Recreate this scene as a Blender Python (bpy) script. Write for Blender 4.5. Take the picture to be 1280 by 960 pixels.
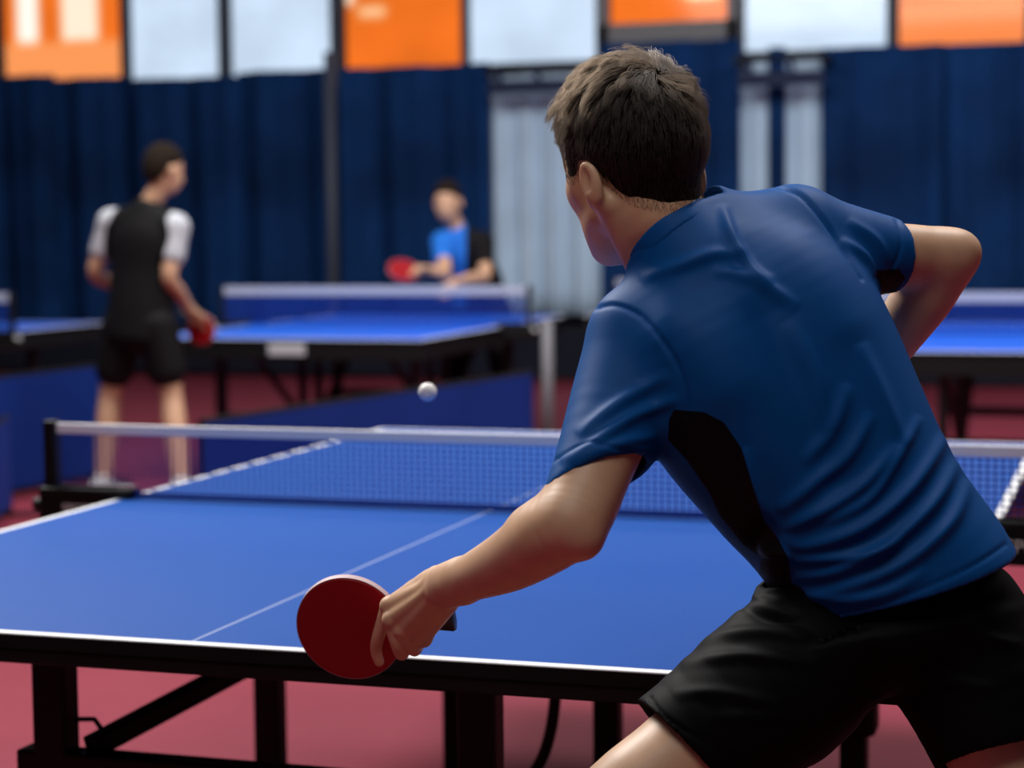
import bpy, bmesh, math, random
import numpy as np
from mathutils import Vector, Matrix
SC = bpy.context.scene
for o in list(bpy.data.objects): bpy.data.objects.remove(o)
# ---------------------------------------------------------------- camera numbers (shared by the camera object and the pose helper)
CAM = np.array([1.1998, -3.5730, 1.3018]); YAW, PITCH, ROLL, FOC = -0.3117, -0.0783, -0.0096, 2455.1
def cam_axes():
    f = np.array([math.sin(YAW)*math.cos(PITCH), math.cos(YAW)*math.cos(PITCH), math.sin(PITCH)])
    r = np.cross(f, [0, 0, 1]); r /= np.linalg.norm(r); u = np.cross(r, f)
    c, s = math.cos(ROLL), math.sin(ROLL)
    return f, c*r+s*u, -s*r+c*u
CF, CR, CU = cam_axes()
def at(px, py, d):                       # point seen at pixel (px, py), d metres ahead
    return CAM + d*(CF + CR*(px-640)/FOC + CU*(480-py)/FOC)
def cdir(x, y, z):                       # direction given as right / up / ahead of the viewer
    v = x*CR + y*CU + z*CF
    return v/np.linalg.norm(v)
def to_px(P):
    d = P - CAM; w = d@CF
    return np.stack([640+FOC*(d@CR)/w, 480-FOC*(d@CU)/w], -1), w
# ---------------------------------------------------------------- camera, sky, lights, exposure
SC.view_settings.view_transform = 'Standard'; SC.view_settings.look = 'None'
SC.view_settings.gamma = 1; SC.view_settings.use_curve_mapping = False; SC.view_settings.exposure = 0.16
cam = bpy.data.objects.new('camera', bpy.data.cameras.new('camera')); SC.collection.objects.link(cam); SC.camera = cam
cam.data.sensor_width = 36; cam.data.lens = FOC/1280*36; cam.data.clip_start = .05; cam.data.clip_end = 200
cam.matrix_world = Matrix(((CR[0], CU[0], -CF[0], CAM[0]), (CR[1], CU[1], -CF[1], CAM[1]), (CR[2], CU[2], -CF[2], CAM[2]), (0, 0, 0, 1)))
cam.data.dof.use_dof = True; cam.data.dof.focus_distance = 2.22; cam.data.dof.aperture_fstop = 3.9
w = bpy.data.worlds.new('sky'); SC.world = w; w.use_nodes = True
bg = w.node_tree.nodes['Background']; bg.inputs['Color'].default_value = (1.0, 1.02, 1.06, 1); bg.inputs['Strength'].default_value = 1.0
def area(name, loc, to, sx, sy, power, col=(1, 1, 1)):
    l = bpy.data.lights.new(name, 'AREA'); l.shape = 'RECTANGLE'; l.size = sx; l.size_y = sy; l.energy = power; l.color = col
    o = bpy.data.objects.new(name, l); SC.collection.objects.link(o); o.location = loc
    o.rotation_euler = (Vector(to)-Vector(loc)).to_track_quat('-Z', 'Y').to_euler()
    return o
area('hall_lamp_key', (-2.6, .9, 4.5), (.9, -1.5, .9), 2.0, 2.0, 310, (1, .97, .93))
area('hall_lamp_front', (1.6, .8, 4.9), (.9, -1.2, 1), 1.6, 1.6, 105, (1, .97, .94))
area('hall_lamp_over', (.6, -3.6, 4.9), (.8, -1.6, .8), 2.4, 1.6, 52, (1, .96, .92))
area('hall_lamp_far', (-2.2, 4.6, 5.2), (-2.6, 8.0, 0), 6, 4, 520, (1, .97, .94))
area('hall_lamp_far_side', (4.5, 5.5, 5.2), (4.5, 8.0, 0), 5, 4, 300, (1, .97, .94))
# ---------------------------------------------------------------- distance fields
def nrm(v):
    v = np.asarray(v, float); return v/np.linalg.norm(v)
def smin(a, b, k):
    h = np.clip(.5+.5*(b-a)/k, 0, 1)
    return b+(a-b)*h-k*h*(1-h)
def smax(a, b, k): return -smin(-a, -b, k)
def cone(P, a, b, r1, r2):
    a = np.asarray(a, float); ab = np.asarray(b, float)-a; L2 = ab@ab
    t = np.clip(((P-a)@ab)/L2, 0, 1)
    return np.linalg.norm(P-a-t[:, None]*ab, axis=1)-(r1+(r2-r1)*t)
def crom(v, m):                          # smooth run of points through v
    v = np.asarray(v, float); out = []
    for i in range(len(v)-1):
        p0, p1, p2, p3 = v[max(i-1, 0)], v[i], v[i+1], v[min(i+2, len(v)-1)]
        for f in np.arange(m)/m:
            out.append(.5*((2*p1)+(p2-p0)*f+(2*p0-5*p1+4*p2-p3)*f*f+(3*p1-p0-3*p2+p3)*f**3))
    return np.array(out+[v[-1]])
def chain(P, pts, m=4):
    c = crom([list(a)+[r] for a, r in pts], m)
    d = None
    for a, b in zip(c[:-1], c[1:]):
        e = cone(P, a[:3], b[:3], a[3], b[3])
        d = e if d is None else np.minimum(d, e)
    return d
def ball(P, c, r): return np.linalg.norm(P-c, axis=1)-r
def ell(P, c, R, M=None):                # ellipsoid, rows of M are its axes
    q = P-c
    if M is not None: q = q@np.asarray(M).T
    R = np.asarray(R, float)
    k0 = np.linalg.norm(q/R, axis=1); k1 = np.linalg.norm(q/(R*R), axis=1)
    return k0*(k0-1)/np.maximum(k1, 1e-9)
class Loft:                              # ellipse sections along a smooth spine
    def __init__(s, st, n=28, pw=2.0):   # st: (centre, across, half across, half deep)
        c = np.array([x[0] for x in st], float); L = np.array([nrm(x[1]) for x in st])
        ab = np.array([[x[2], x[3]] for x in st], float)
        t = np.arange(len(st)); T = np.linspace(0, len(st)-1, n)
        def sp(v):
            out = []
            for q in T:
                i = min(int(q), len(st)-2); f = q-i
                p0, p1, p2, p3 = v[max(i-1, 0)], v[i], v[i+1], v[min(i+2, len(st)-1)]
                out.append(.5*((2*p1)+(p2-p0)*f+(2*p0-5*p1+4*p2-p3)*f*f+(3*p1-p0-3*p2+p3)*f**3))
            return np.array(out)
        s.c, s.L, s.ab, s.n, s.pw = sp(c), sp(L), sp(ab), n, pw
        s.T = T
        tan = np.gradient(s.c, axis=0); s.t = tan/np.linalg.norm(tan, axis=1)[:, None]
        s.L -= (s.L*s.t).sum(1)[:, None]*s.t; s.L /= np.linalg.norm(s.L, axis=1)[:, None]
        s.B = np.cross(s.t, s.L)
    def coords(s, P):
        best = np.full(len(P), 1e9); bi = np.zeros(len(P), int); bt = np.zeros(len(P))
        for i in range(s.n-1):
            a = s.c[i]; ab = s.c[i+1]-a
            tr = ((P-a)@ab)/(ab@ab); t = np.clip(tr, 0, 1)
            q = P-a-t[:, None]*ab; dd = (q*q).sum(1)
            m = dd < best; best[m] = dd[m]; bi[m] = i; bt[m] = t[m]
        f = bt[:, None]; j = bi+1
        c = s.c[bi]*(1-f)+s.c[j]*f; L = s.L[bi]*(1-f)+s.L[j]*f; B = s.B[bi]*(1-f)+s.B[j]*f
        ab = s.ab[bi]*(1-f)+s.ab[j]*f; tt = s.t[bi]*(1-f)+s.t[j]*f
        q = P-c
        x = (q*L).sum(1); y = (q*B).sum(1); z = (q*tt).sum(1)
        return x, y, z, ab, (bi+bt)/(s.n-1)
    def __call__(s, P):
        x, y, z, ab, _ = s.coords(P)
        a, b = ab[:, 0], ab[:, 1]
        zc = .5*(a+b)*.6
        k0 = np.sqrt((x/a)**2+(y/b)**2+(z/zc)**2); k1 = np.sqrt((x/a**2)**2+(y/b**2)**2+(z/zc**2)**2)
        return k0*(k0-1)/np.maximum(k1, 1e-9)
# ---------------------------------------------------------------- surface nets on a sparse grid
def mesh_sdf(fn, lo, hi, h, smooth=1, B=8):
    lo = np.asarray(lo, float); hi = np.asarray(hi, float)
    nb = np.ceil((hi-lo)/(h*B)).astype(int); N = nb*B+1
    g = [lo[i]+(np.arange(nb[i])+.5)*h*B for i in range(3)]
    G = np.stack(np.meshgrid(*g, indexing='ij'), -1).reshape(-1, 3)
    d = np.concatenate([fn(q) for q in np.array_split(G, max(1, len(G)//200000))])
    keep = np.nonzero(np.abs(d) < h*B*1.35)[0]
    bi = np.stack(np.unravel_index(keep, nb), -1)
    V = np.repeat(np.repeat(np.repeat(np.where(d > 0, 1., -1.).reshape(nb).astype(np.float32), B, 0), B, 1), B, 2)
    V = np.pad(V, ((0, 1),)*3, mode='edge')
    o = np.stack(np.meshgrid(*[np.arange(B+1)]*3, indexing='ij'), -1).reshape(-1, 3)
    for ch in np.array_split(bi, max(1, len(bi)//400)):
        if not len(ch): continue
        I = (ch[:, None, :]*B+o[None]).reshape(-1, 3)
        V[I[:, 0], I[:, 1], I[:, 2]] = fn(lo+I*h)
    S = V < 0
    cnt = np.zeros(N-1, np.int8)
    sl = lambda k, n: slice(k, n-1+k)
    for i in (0, 1):
        for j in (0, 1):
            for k in (0, 1):
                cnt += S[sl(i, N[0]), sl(j, N[1]), sl(k, N[2])]
    cells = np.argwhere((cnt > 0) & (cnt < 8))
    idx = np.full(N-1, -1, np.int32); idx[tuple(cells.T)] = np.arange(len(cells))
    acc = np.zeros((len(cells), 3)); num = np.zeros(len(cells))
    cr = [(a, b, c) for a in (0, 1) for b in (0, 1) for c in (0, 1)]
    for a in cr:
        for ax in range(3):
            if a[ax]: continue
            b = list(a); b[ax] = 1
            va = V[tuple((cells+a).T)]; vb = V[tuple((cells+b).T)]
            m = (va < 0) != (vb < 0); t = va[m]/(va[m]-vb[m])
            q = np.tile(np.array(a, float), (m.sum(), 1)); q[:, ax] = t
            acc[m] += q; num[m] += 1
    verts = lo+h*(cells+acc/num[:, None])
    quads = []
    for ax in range(3):
        u, v = (ax+1) % 3, (ax+2) % 3
        s0 = [slice(None)]*3; s1 = [slice(None)]*3
        s0[ax] = slice(0, N[ax]-1); s1[ax] = slice(1, N[ax])
        A, Bb = S[tuple(s0)], S[tuple(s1)]
        E = np.argwhere(A != Bb)
        ok = (E[:, u] > 0) & (E[:, v] > 0) & (E[:, u] < N[u]-1) & (E[:, v] < N[v]-1); E = E[ok]
        fl = A[tuple(E.T)]
        du = np.zeros(3, int); du[u] = 1; dv = np.zeros(3, int); dv[v] = 1
        q = np.stack([idx[tuple((E-du-dv).T)], idx[tuple((E-dv).T)], idx[tuple(E.T)], idx[tuple((E-du).T)]], -1)
        q[~fl] = q[~fl][:, ::-1]
        quads.append(q)
    F = np.concatenate(quads)
    for _ in range(smooth): verts = relax(verts, F, .5)
    return verts, F
def relax(v, F, lam):
    n = len(v); s = np.zeros((n, 3)); c = np.zeros(n)
    for a, b in ((0, 1), (1, 2), (2, 3), (3, 0)):
        for i, j in ((a, b), (b, a)):
            for k in range(3): s[:, k] += np.bincount(F[:, i], v[F[:, j], k], n)
            c += np.bincount(F[:, i], minlength=n)
    return v*(1-lam)+lam*s/np.maximum(c, 1)[:, None]
def vnormals(v, F):
    n = np.cross(v[F[:, 2]]-v[F[:, 0]], v[F[:, 3]]-v[F[:, 1]])
    out = np.zeros_like(v)
    for i in range(4):
        for k in range(3): out[:, k] += np.bincount(F[:, i], n[:, k], len(v))
    return out/np.maximum(np.linalg.norm(out, axis=1), 1e-12)[:, None]
def join(parts):
    vs, fs, n = [], [], 0
    for v, f in parts: vs.append(v); fs.append(f+n); n += len(v)
    return np.concatenate(vs), np.concatenate(fs)
def seg_dist(Q, pts):                    # distance of 2-D points to a polyline and position 0..1 along it
    best = np.full(len(Q), 1e9); par = np.zeros(len(Q)); pts = np.asarray(pts, float)
    L = np.r_[0, np.cumsum(np.linalg.norm(np.diff(pts, axis=0), axis=1))]
    for i in range(len(pts)-1):
        a = pts[i]; ab = pts[i+1]-a; t = np.clip(((Q-a)@ab)/(ab@ab), 0, 1)
        d = np.linalg.norm(Q-a-t[:, None]*ab, axis=1); m = d < best
        best[m] = d[m]; par[m] = ((L[i]+t*(L[i+1]-L[i]))/L[-1])[m]
    return best, par
# ---------------------------------------------------------------- helpers
def link(o, parent=None):
    SC.collection.objects.link(o)
    if parent is not None:
        o.parent = parent
        o.matrix_parent_inverse = Matrix.Translation(-Vector(parent.location)) if parent.get('_w') else Matrix.Identity(4)
    return o
def tag(o, label, cat, group=None):
    o['label'] = label; o['category'] = cat
    if group: o['group'] = group
    return o
def thing(name, label, cat, loc=(0, 0, 0), rz=0, group=None):
    o = bpy.data.objects.new(name, None); o.empty_display_size = .05; SC.collection.objects.link(o)
    o.location = loc; o.rotation_euler = (0, 0, rz)
    return tag(o, label, cat, group)
def structure(o): o['kind'] = 'structure'; return o
class MB:                                 # collects simple solids for one mesh
    def __init__(s): s.v, s.f, s.m = [], [], []
    def add(s, v, f, m=0):
        n = len(s.v); s.v += [tuple(map(float, x)) for x in v]; s.f += [tuple(i+n for i in x) for x in f]; s.m += [m]*len(f); return s
    def box(s, lo, hi, M=None, m=0, bev=0.0):
        lo = np.array(lo, float); hi = np.array(hi, float)
        if bev > 0:
            b = min(bev, .45*(hi-lo).min()); V = []; idx = {}
            bm = bmesh.new(); bmesh.ops.create_cube(bm, size=1)
            for q in bm.verts: q.co = Vector((lo+hi)/2)+Vector([q.co[i]*(hi-lo)[i] for i in range(3)])
            bmesh.ops.bevel(bm, geom=bm.edges[:], offset=b, segments=2, affect='EDGES', profile=.5)
            bm.verts.index_update()
            V = np.array([q.co[:] for q in bm.verts]); Fc = [[q.index for q in f.verts] for f in bm.faces]; bm.free()
            if M is not None: V = xf(M, V)
            return s.add(V, Fc, m)
        V = np.array([[(lo, hi)[i][0], (lo, hi)[j][1], (lo, hi)[k][2]] for i in (0, 1) for j in (0, 1) for k in (0, 1)])
        if M is not None: V = xf(M, V)
        return s.add(V, [(0, 1, 3, 2), (4, 6, 7, 5), (0, 4, 5, 1), (2, 3, 7, 6), (0, 2, 6, 4), (1, 5, 7, 3)], m)
    def bar(s, a, b, wx, wz, m=0, up=(0, 0, 1), bev=0):   # rectangular bar from a to b
        a = np.array(a, float); b = np.array(b, float); t = nrm(b-a); u = np.array(up, float)
        if abs(t@u) > .99: u = np.array([0, 1., 0])
        x = nrm(np.cross(t, u)); z = np.cross(x, t); L = np.linalg.norm(b-a)
        M = np.eye(4); M[:3, 0] = x; M[:3, 1] = t; M[:3, 2] = z; M[:3, 3] = a
        return s.box((-wx/2, 0, -wz/2), (wx/2, L, wz/2), M, m, bev)
    def tube(s, pts, r, n=12, m=0, cap=True):
        pts = np.array(pts, float); r = np.broadcast_to(r, (len(pts),)); T = np.gradient(pts, axis=0)
        u = np.array([0, 0, 1.]) if abs(nrm(T[0])[2]) < .9 else np.array([1., 0, 0]); V = []
        for p, t, rr in zip(pts, T, r):
            t = nrm(t); x = nrm(np.cross(t, u)); y = np.cross(x, t); u = y if abs(t@y) < .5 else u
            V += [p+rr*(math.cos(a)*x+math.sin(a)*y) for a in np.arange(n)*2*math.pi/n]
        F = [(i*n+j, i*n+(j+1) % n, (i+1)*n+(j+1) % n, (i+1)*n+j) for i in range(len(pts)-1) for j in range(n)]
        if cap: F += [tuple(range(n))[::-1], tuple((len(pts)-1)*n+j for j in range(n))]
        return s.add(V, F, m)
    def lathe(s, prof, c, axis=(0, 0, 1), n=32, m=0):
        ax = nrm(axis); x = nrm(np.cross(ax, (0, 1, .3))); y = np.cross(ax, x); V = []
        for r, h in prof: V += [np.array(c)+ax*h+r*(math.cos(a)*x+math.sin(a)*y) for a in np.arange(n)*2*math.pi/n]
        F = [(i*n+j, i*n+(j+1) % n, (i+1)*n+(j+1) % n, (i+1)*n+j) for i in range(len(prof)-1) for j in range(n)]
        return s.add(V, F, m)
    def mesh(s, name):
        me = bpy.data.meshes.new(name); me.from_pydata(s.v, [], s.f); me.validate(); me.update()
        bm = bmesh.new(); bm.from_mesh(me); bmesh.ops.recalc_face_normals(bm, faces=bm.faces[:]); bm.to_mesh(me); bm.free()
        return me
    def build(s, name, mats, parent=None, smooth=False, loc=None):
        mats = mats if isinstance(mats, (list, tuple)) else [mats]
        me = s.mesh(name)
        for q in mats: me.materials.append(q)
        if len(mats) > 1 and len(me.polygons) == len(s.m): me.polygons.foreach_set('material_index', s.m)
        if smooth: me.polygons.foreach_set('use_smooth', [True]*len(me.polygons))
        o = bpy.data.objects.new(name, me)
        if loc is not None: o.location = loc
        return link(o, parent)
def xf(M, V): return np.asarray(V)@M[:3, :3].T+M[:3, 3]
def quadmesh(name, v, F, mat, parent=None, attrs=None, origin=None):
    me = bpy.data.meshes.new(name)
    if origin is not None: v = v-np.array(origin)
    me.vertices.add(len(v)); me.vertices.foreach_set('co', np.ascontiguousarray(v, np.float32).ravel())
    me.loops.add(F.size); me.loops.foreach_set('vertex_index', np.ascontiguousarray(F, np.int32).ravel())
    me.polygons.add(len(F)); me.polygons.foreach_set('loop_start', np.arange(0, F.size, 4, dtype=np.int32))
    me.polygons.foreach_set('use_smooth', [True]*len(F))
    me.update(calc_edges=True); me.validate()
    for k, a in (attrs or {}).items():
        at_ = me.attributes.new(k, 'FLOAT', 'POINT'); at_.data.foreach_set('value', np.ascontiguousarray(a, np.float32))
    me.materials.append(mat)
    o = bpy.data.objects.new(name, me)
    return link(o, parent)
MATS = {}
def mat(name, col, rough=.5, metal=0, noise=None, bump=None, spec=.5, sheen=0, sss=0, coat=0):
    if name in MATS: return MATS[name]
    m = bpy.data.materials.new(name); m.use_nodes = True; N = m.node_tree.nodes; L = m.node_tree.links
    b = N['Principled BSDF']; b.inputs['Base Color'].default_value = (*col, 1); b.inputs['Roughness'].default_value = rough
    b.inputs['Metallic'].default_value = metal; b.inputs['Specular IOR Level'].default_value = spec
    b.inputs['Sheen Weight'].default_value = sheen; b.inputs['Coat Weight'].default_value = coat
    if sss: b.inputs['Subsurface Weight'].default_value = sss; b.inputs['Subsurface Radius'].default_value = (.010, .004, .002); b.inputs['Subsurface Scale'].default_value = 1
    tc = N.new('ShaderNodeTexCoord')
    if noise:                             # (scale, amount)
        t = N.new('ShaderNodeTexNoise'); t.inputs['Scale'].default_value = noise[0]; t.inputs['Detail'].default_value = 5
        L.new(tc.outputs['Object'], t.inputs['Vector'])
        r = N.new('ShaderNodeMapRange'); r.inputs['From Min'].default_value = .3; r.inputs['From Max'].default_value = .7
        r.inputs['To Min'].default_value = 1-noise[1]; r.inputs['To Max'].default_value = 1+noise[1]
        L.new(t.outputs['Fac'], r.inputs['Value'])
        mx = N.new('ShaderNodeMix'); mx.data_type = 'RGBA'; mx.blend_type = 'MULTIPLY'; mx.inputs[0].default_value = 1
        mx.inputs[6].default_value = (*col, 1); L.new(r.outputs['Result'], mx.inputs[7]); L.new(mx.outputs[2], b.inputs['Base Color'])
    if bump:                              # (scale, strength, distance)
        t = N.new('ShaderNodeTexNoise'); t.inputs['Scale'].default_value = bump[0]; t.inputs['Detail'].default_value = 4
        L.new(tc.outputs['Object'], t.inputs['Vector'])
        q = N.new('ShaderNodeBump'); q.inputs['Strength'].default_value = bump[1]; q.inputs['Distance'].default_value = bump[2]
        L.new(t.outputs['Fac'], q.inputs['Height']); L.new(q.outputs['Normal'], b.inputs['Normal'])
    MATS[name] = m; return m
def ray_y(px, py, Y):
    d = CF+CR*(px-640)/FOC+CU*(480-py)/FOC; return CAM+d*(Y-CAM[1])/d[1]
def ray_z(px, py, Z):
    d = CF+CR*(px-640)/FOC+CU*(480-py)/FOC; return CAM+d*(Z-CAM[2])/d[2]
BLACK = mat('black_steel', (.006, .006, .007), .5, spec=.2)
RUBBER = mat('black_rubber', (.012, .012, .012), .7)
NAVY = mat('navy_curtain_cloth', (.004, .029, .112), .85, noise=(.8, .5), bump=(60, .2, .004), spec=.12)
# ---------------------------------------------------------------- the hall
YB = 13.5
fl = MB().box((-13, -7, -.1), (13, YB+.3, 0)).build('floor', mat('red_sport_floor', (.195, .024, .042), .65, noise=(2.5, .06), bump=(900, .1, .0005), spec=.25)); structure(fl)
structure(MB().box((-13, -7, 6.0), (13, YB+.3, 6.2)).build('ceiling', mat('ceiling_paint', (.32, .33, .35), .9)))
wallm = mat('wall_paint', (.045, .055, .075), .85, noise=(3, .1))
structure(MB().box((-13.2, -7, 0), (-13, YB+.3, 6)).build('wall_left', wallm))
structure(MB().box((13, -7, 0), (13.2, YB+.3, 6)).build('wall_right', wallm))
structure(MB().box((-13.2, -7.2, 0), (13.2, -7, 6)).build('wall_front', wallm))
# windows along the back wall, left to right: (pixel left, pixel right, pixel sill, kind)
WIN = [(-330, -175, 112, 's'), (-160, -8, 112, 's'), (2, 154, 106, 'g'), (161, 276, 108, 's'), (286, 416, 98, 's'), (429, 579, 92, 'o'), (584, 747, 80, 's'),
       (760, 911, 32, 'o'), (928, 1110, 64, 's'), (1121, 1283, 57, 'o'), (1294, 1440, 54, 's'), (1452, 1600, 50, 's')]
ZT = 4.6
def glass(name, tint, patches=False):
    m = bpy.data.materials.new(name); m.use_nodes = True; N = m.node_tree.nodes; L = m.node_tree.links; N.clear()
    out = N.new('ShaderNodeOutputMaterial'); t = N.new('ShaderNodeBsdfTransparent'); g = N.new('ShaderNodeBsdfGlossy'); g.inputs['Roughness'].default_value = .08
    mx = N.new('ShaderNodeMixShader'); mx.inputs[0].default_value = .02; g.inputs['Color'].default_value = (1, 1, 1, 1)
    tint = [c**.5 for c in tint]; tc = N.new('ShaderNodeTexCoord'); n = N.new('ShaderNodeTexNoise'); n.inputs['Scale'].default_value = 1.1; n.inputs['Detail'].default_value = 3
    L.new(tc.outputs['Object'], n.inputs['Vector'])
    r = N.new('ShaderNodeValToRGB'); r.color_ramp.elements[0].position = .35; r.color_ramp.elements[1].position = .65
    r.color_ramp.elements[0].color = (*[c*.93 for c in tint], 1); r.color_ramp.elements[1].color = (*[min(1, c*1.03) for c in tint], 1)
    L.new(n.outputs['Fac'], r.inputs['Fac']); col = r.outputs['Color']
    for (x0, x1, z0, z1, c) in patches or ():       # glow of light behind the film, painted into its tint, soft edged
        sp = N.new('ShaderNodeSeparateXYZ'); L.new(tc.outputs['Object'], sp.inputs[0]); prod = None
        for ax, a, s in ((0, x0, 1), (0, x1, -1), (2, z0, 1), (2, z1, -1)):
            q = N.new('ShaderNodeMapRange'); q.interpolation_type = 'SMOOTHSTEP'; q.inputs['From Min'].default_value = a-s*.04; q.inputs['From Max'].default_value = a+s*.10
            L.new(sp.outputs[ax], q.inputs['Value'])
            if prod is None: prod = q.outputs['Result']
            else:
                k = N.new('ShaderNodeMath'); k.operation = 'MULTIPLY'; L.new(prod, k.inputs[0]); L.new(q.outputs['Result'], k.inputs[1]); prod = k.outputs[0]
        x = N.new('ShaderNodeMix'); x.data_type = 'RGBA'; L.new(prod, x.inputs[0]); L.new(col, x.inputs[6]); x.inputs[7].default_value = (*[v**.5 for v in c], 1); col = x.outputs[2]
    L.new(col, t.inputs['Color']); L.new(t.outputs[0], mx.inputs[1]); L.new(g.outputs[0], mx.inputs[2]); L.new(mx.outputs[0], out.inputs['Surface'])
    return m
CLEAR = glass('clear_window_glass', (.60, .72, .86))
OTINT = (.86, .165, .016)
ORANGE = glass('orange_window_film', OTINT)
frm = mat('window_frame_paint', (.025, .035, .055), .6)
grey = mat('grey_window_frame', (.16, .16, .17), .6)
PT = {2: [(.10, .33, .30, 3, (1, .93, .80)), (.47, .82, .36, 3, (1, .80, .60)), (-.1, 1.1, -.2, .45, (.92, .30, .09))], 429: [(-.05, .12, .62, .86, (1, .8, .62)), (.10, .38, .50, .66, (.98, .58, .30))], 760: [(.62, .95, .20, .5, (1, .85, .7))], 1121: [(-.1, 1.1, -.3, .40, (.92, .24, .06))]}  # bright glow painted into the orange panes, per window
W = MB(); xs = []
for i, (a, b, sill, kd) in enumerate(WIN):
    p, q = ray_y(a, sill, YB), ray_y(b, sill, YB); z0 = .5*(p[2]+q[2]); xs.append((p[0], q[0], z0))
prev = -13
for (x0, x1, z0) in xs:
    W.box((prev, YB, 0), (x0, YB+.08, 6)); W.box((x0, YB, 0), (x1, YB+.08, z0)); W.box((x0, YB, ZT), (x1, YB+.08, 6)); prev = x1
W.box((prev, YB, 0), (13, YB+.08, 6)); structure(W.build('wall_back', wallm))
for i, ((x0, x1, z0), (a, b, sill, kd)) in enumerate(zip(xs, WIN)):
    g = bpy.data.objects.new('window_%d' % (i+1), None); g.location = ((x0+x1)/2, YB+.1, z0); SC.collection.objects.link(g); structure(g); g['_w'] = 1
    t = .014; f = MB()
    lowt = .20 if (a == 760) else t
    f.box((x0, YB-.02, z0-.0), (x1, YB+.07, z0+t)); f.box((x0, YB-.02, ZT-t), (x1, YB+.07, ZT)); f.box((x0, YB-.02, z0), (x0+t, YB+.07, ZT)); f.box((x1-t, YB-.02, z0), (x1, YB+.07, ZT))
    if a == 760: f.box((x0-.08, YB-.05, z0-.22), (x1+.08, YB+.02, z0+.03)); f.box((x0-.09, YB-.05, z0-.22), (x0+.01, YB+.02, ZT)); f.box((x1-.01, YB-.05, z0-.22), (x1+.09, YB+.02, ZT))
    f.build('window_frame', grey if a == 760 else frm, g)
    MB().box((x0+t, YB+.03, z0+t), (x1-t, YB+.04, ZT-t)).build('pane', CLEAR if kd == 's' else ORANGE if not PT.get(a) else glass('orange_window_film', OTINT, [(x0+u*(x1-x0), x0+w_*(x1-x0), zz0, zz1, c) for u, w_, zz0, zz1, c in [(u, w_, z0+h0, z0+h1, c) for u, w_, h0, h1, c in PT[a]]]), g)
# curtains: (pixel left, right, top, kind)
def curtain(px0, px1, pyt, m, label, amp=.06, per=.62, y=YB-.45, zb=.04, cat='curtain', group='curtains along the back wall', seed=0, top=None):
    rnd = np.random.RandomState(seed); pyt -= 11
    a, b = ray_y(px0, pyt, y), ray_y(px1, pyt, y); x0, x1 = a[0], b[0]; zt = top or .5*(a[2]+b[2])
    n = max(24, int((x1-x0)/per*14)); k = 10
    X = np.linspace(x0, x1, n); ph = np.cumsum(rnd.uniform(.6, 1.4, n))/n*(x1-x0)/per*2*math.pi+rnd.uniform(0, 6)
    V = []
    for j in range(k):
        h = j/(k-1); z = zb+(zt-zb)*h
        dy = amp*np.sin(ph+.25*math.sin(3*h))*(1-.35*h)+.4*amp*np.sin(2.3*ph+1+h)
        V.append(np.stack([X, y+dy, np.full(n, z)], -1))
    V = np.concatenate(V)
    F = np.array([(j*n+i, j*n+i+1, (j+1)*n+i+1, (j+1)*n+i) for j in range(k-1) for i in range(n-1)])
    c = ((x0+x1)/2, y, 0)
    o = quadmesh('curtain', V, F, m, None, origin=c); o.location = c
    s = o.modifiers.new('thick', 'SOLIDIFY'); s.thickness = .006
    return tag(o, label, cat, group)
SHEER = mat('pale_curtain_cloth', (.46, .62, .80), .85, noise=(2, .1))
curtain(-340, 66, 112, NAVY, 'navy blue curtain at the far left behind the player in white sleeves', seed=1)
curtain(62, 160, 108, NAVY, 'navy blue curtain below the orange window with pale patches', y=YB-.40, seed=2)
curtain(157, 300, 108, NAVY, 'navy blue curtain below the two clear windows, behind the player in white sleeves', seed=3)
curtain(296, 415, 99, NAVY, 'navy blue curtain just left of the slim grey post line, below a clear window', y=YB-.40, seed=4)
curtain(425, 614, 93, NAVY, 'navy blue curtain behind the crouching opponent, left of the pale curtain', seed=5)
curtain(611, 756, 104, SHEER, 'pale grey blue curtain between navy ones, left of the big player\'s head', amp=.035, per=.26, y=YB-.38, seed=6, zb=.55)
curtain(752, 926, 62, NAVY, 'navy blue curtain behind the head of the big player', y=YB-.42, seed=7)
curtain(923, 966, 86, SHEER, 'narrow pale curtain strip right of the big player\'s head, left one of two', amp=.03, per=.26, y=YB-.38, seed=8, zb=.55)
curtain(974, 1030, 86, SHEER, 'narrow pale curtain strip above the big player\'s raised shoulder, right one of two', amp=.03, per=.26, y=YB-.38, seed=9, zb=.55)
curtain(960, 982, 70, NAVY, 'thin dark navy curtain strip between the two narrow pale ones', amp=.02, per=.2, y=YB-.44, seed=10)
curtain(1026, 1180, 68, NAVY, 'navy blue curtain above the bent elbow of the big player', amp=.04, seed=11)
curtain(1176, 1460, 62, NAVY, 'navy blue curtain at the far right below the orange window', y=YB-.40, seed=12)
def rail(p0, p1, py, label):
    a, b = ray_y(p0, py, YB-.74), ray_y(p1, py, YB-.74); z = .5*(a[2]+b[2])
    t = thing('curtain_rail', label, 'curtain rail', ((a[0]+b[0])/2, YB-.74, z), group='curtain rails on the back wall')
    h = (b[0]-a[0])/2
    MB().tube([(-h, -.05, 0), (h, -.05, 0)], .025, 10).build('rail_tube', BLACK, t)
    for k in range(max(2, int(h*2/.35))):
        x = -h+.1+k*.35
        MB().box((x-.02, -.06, -.14), (x+.02, .0, .02)).build('hook', mat('navy_tape', (.012, .03, .09), .8), t)
    MB().box((-h, -.012, -.22), (h, .012, -.10)).build('valance', mat('dark_navy_band', (.006, .014, .05), .8), t)
    for s in (-1, 1): MB().box((s*h-.03, -.06, -.03), (s*h+.03, .73, .03)).build('bracket', BLACK, t)
rail(611, 756, 84, 'dark curtain rail with hooks over the pale curtain left of the big player\'s head')
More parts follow.
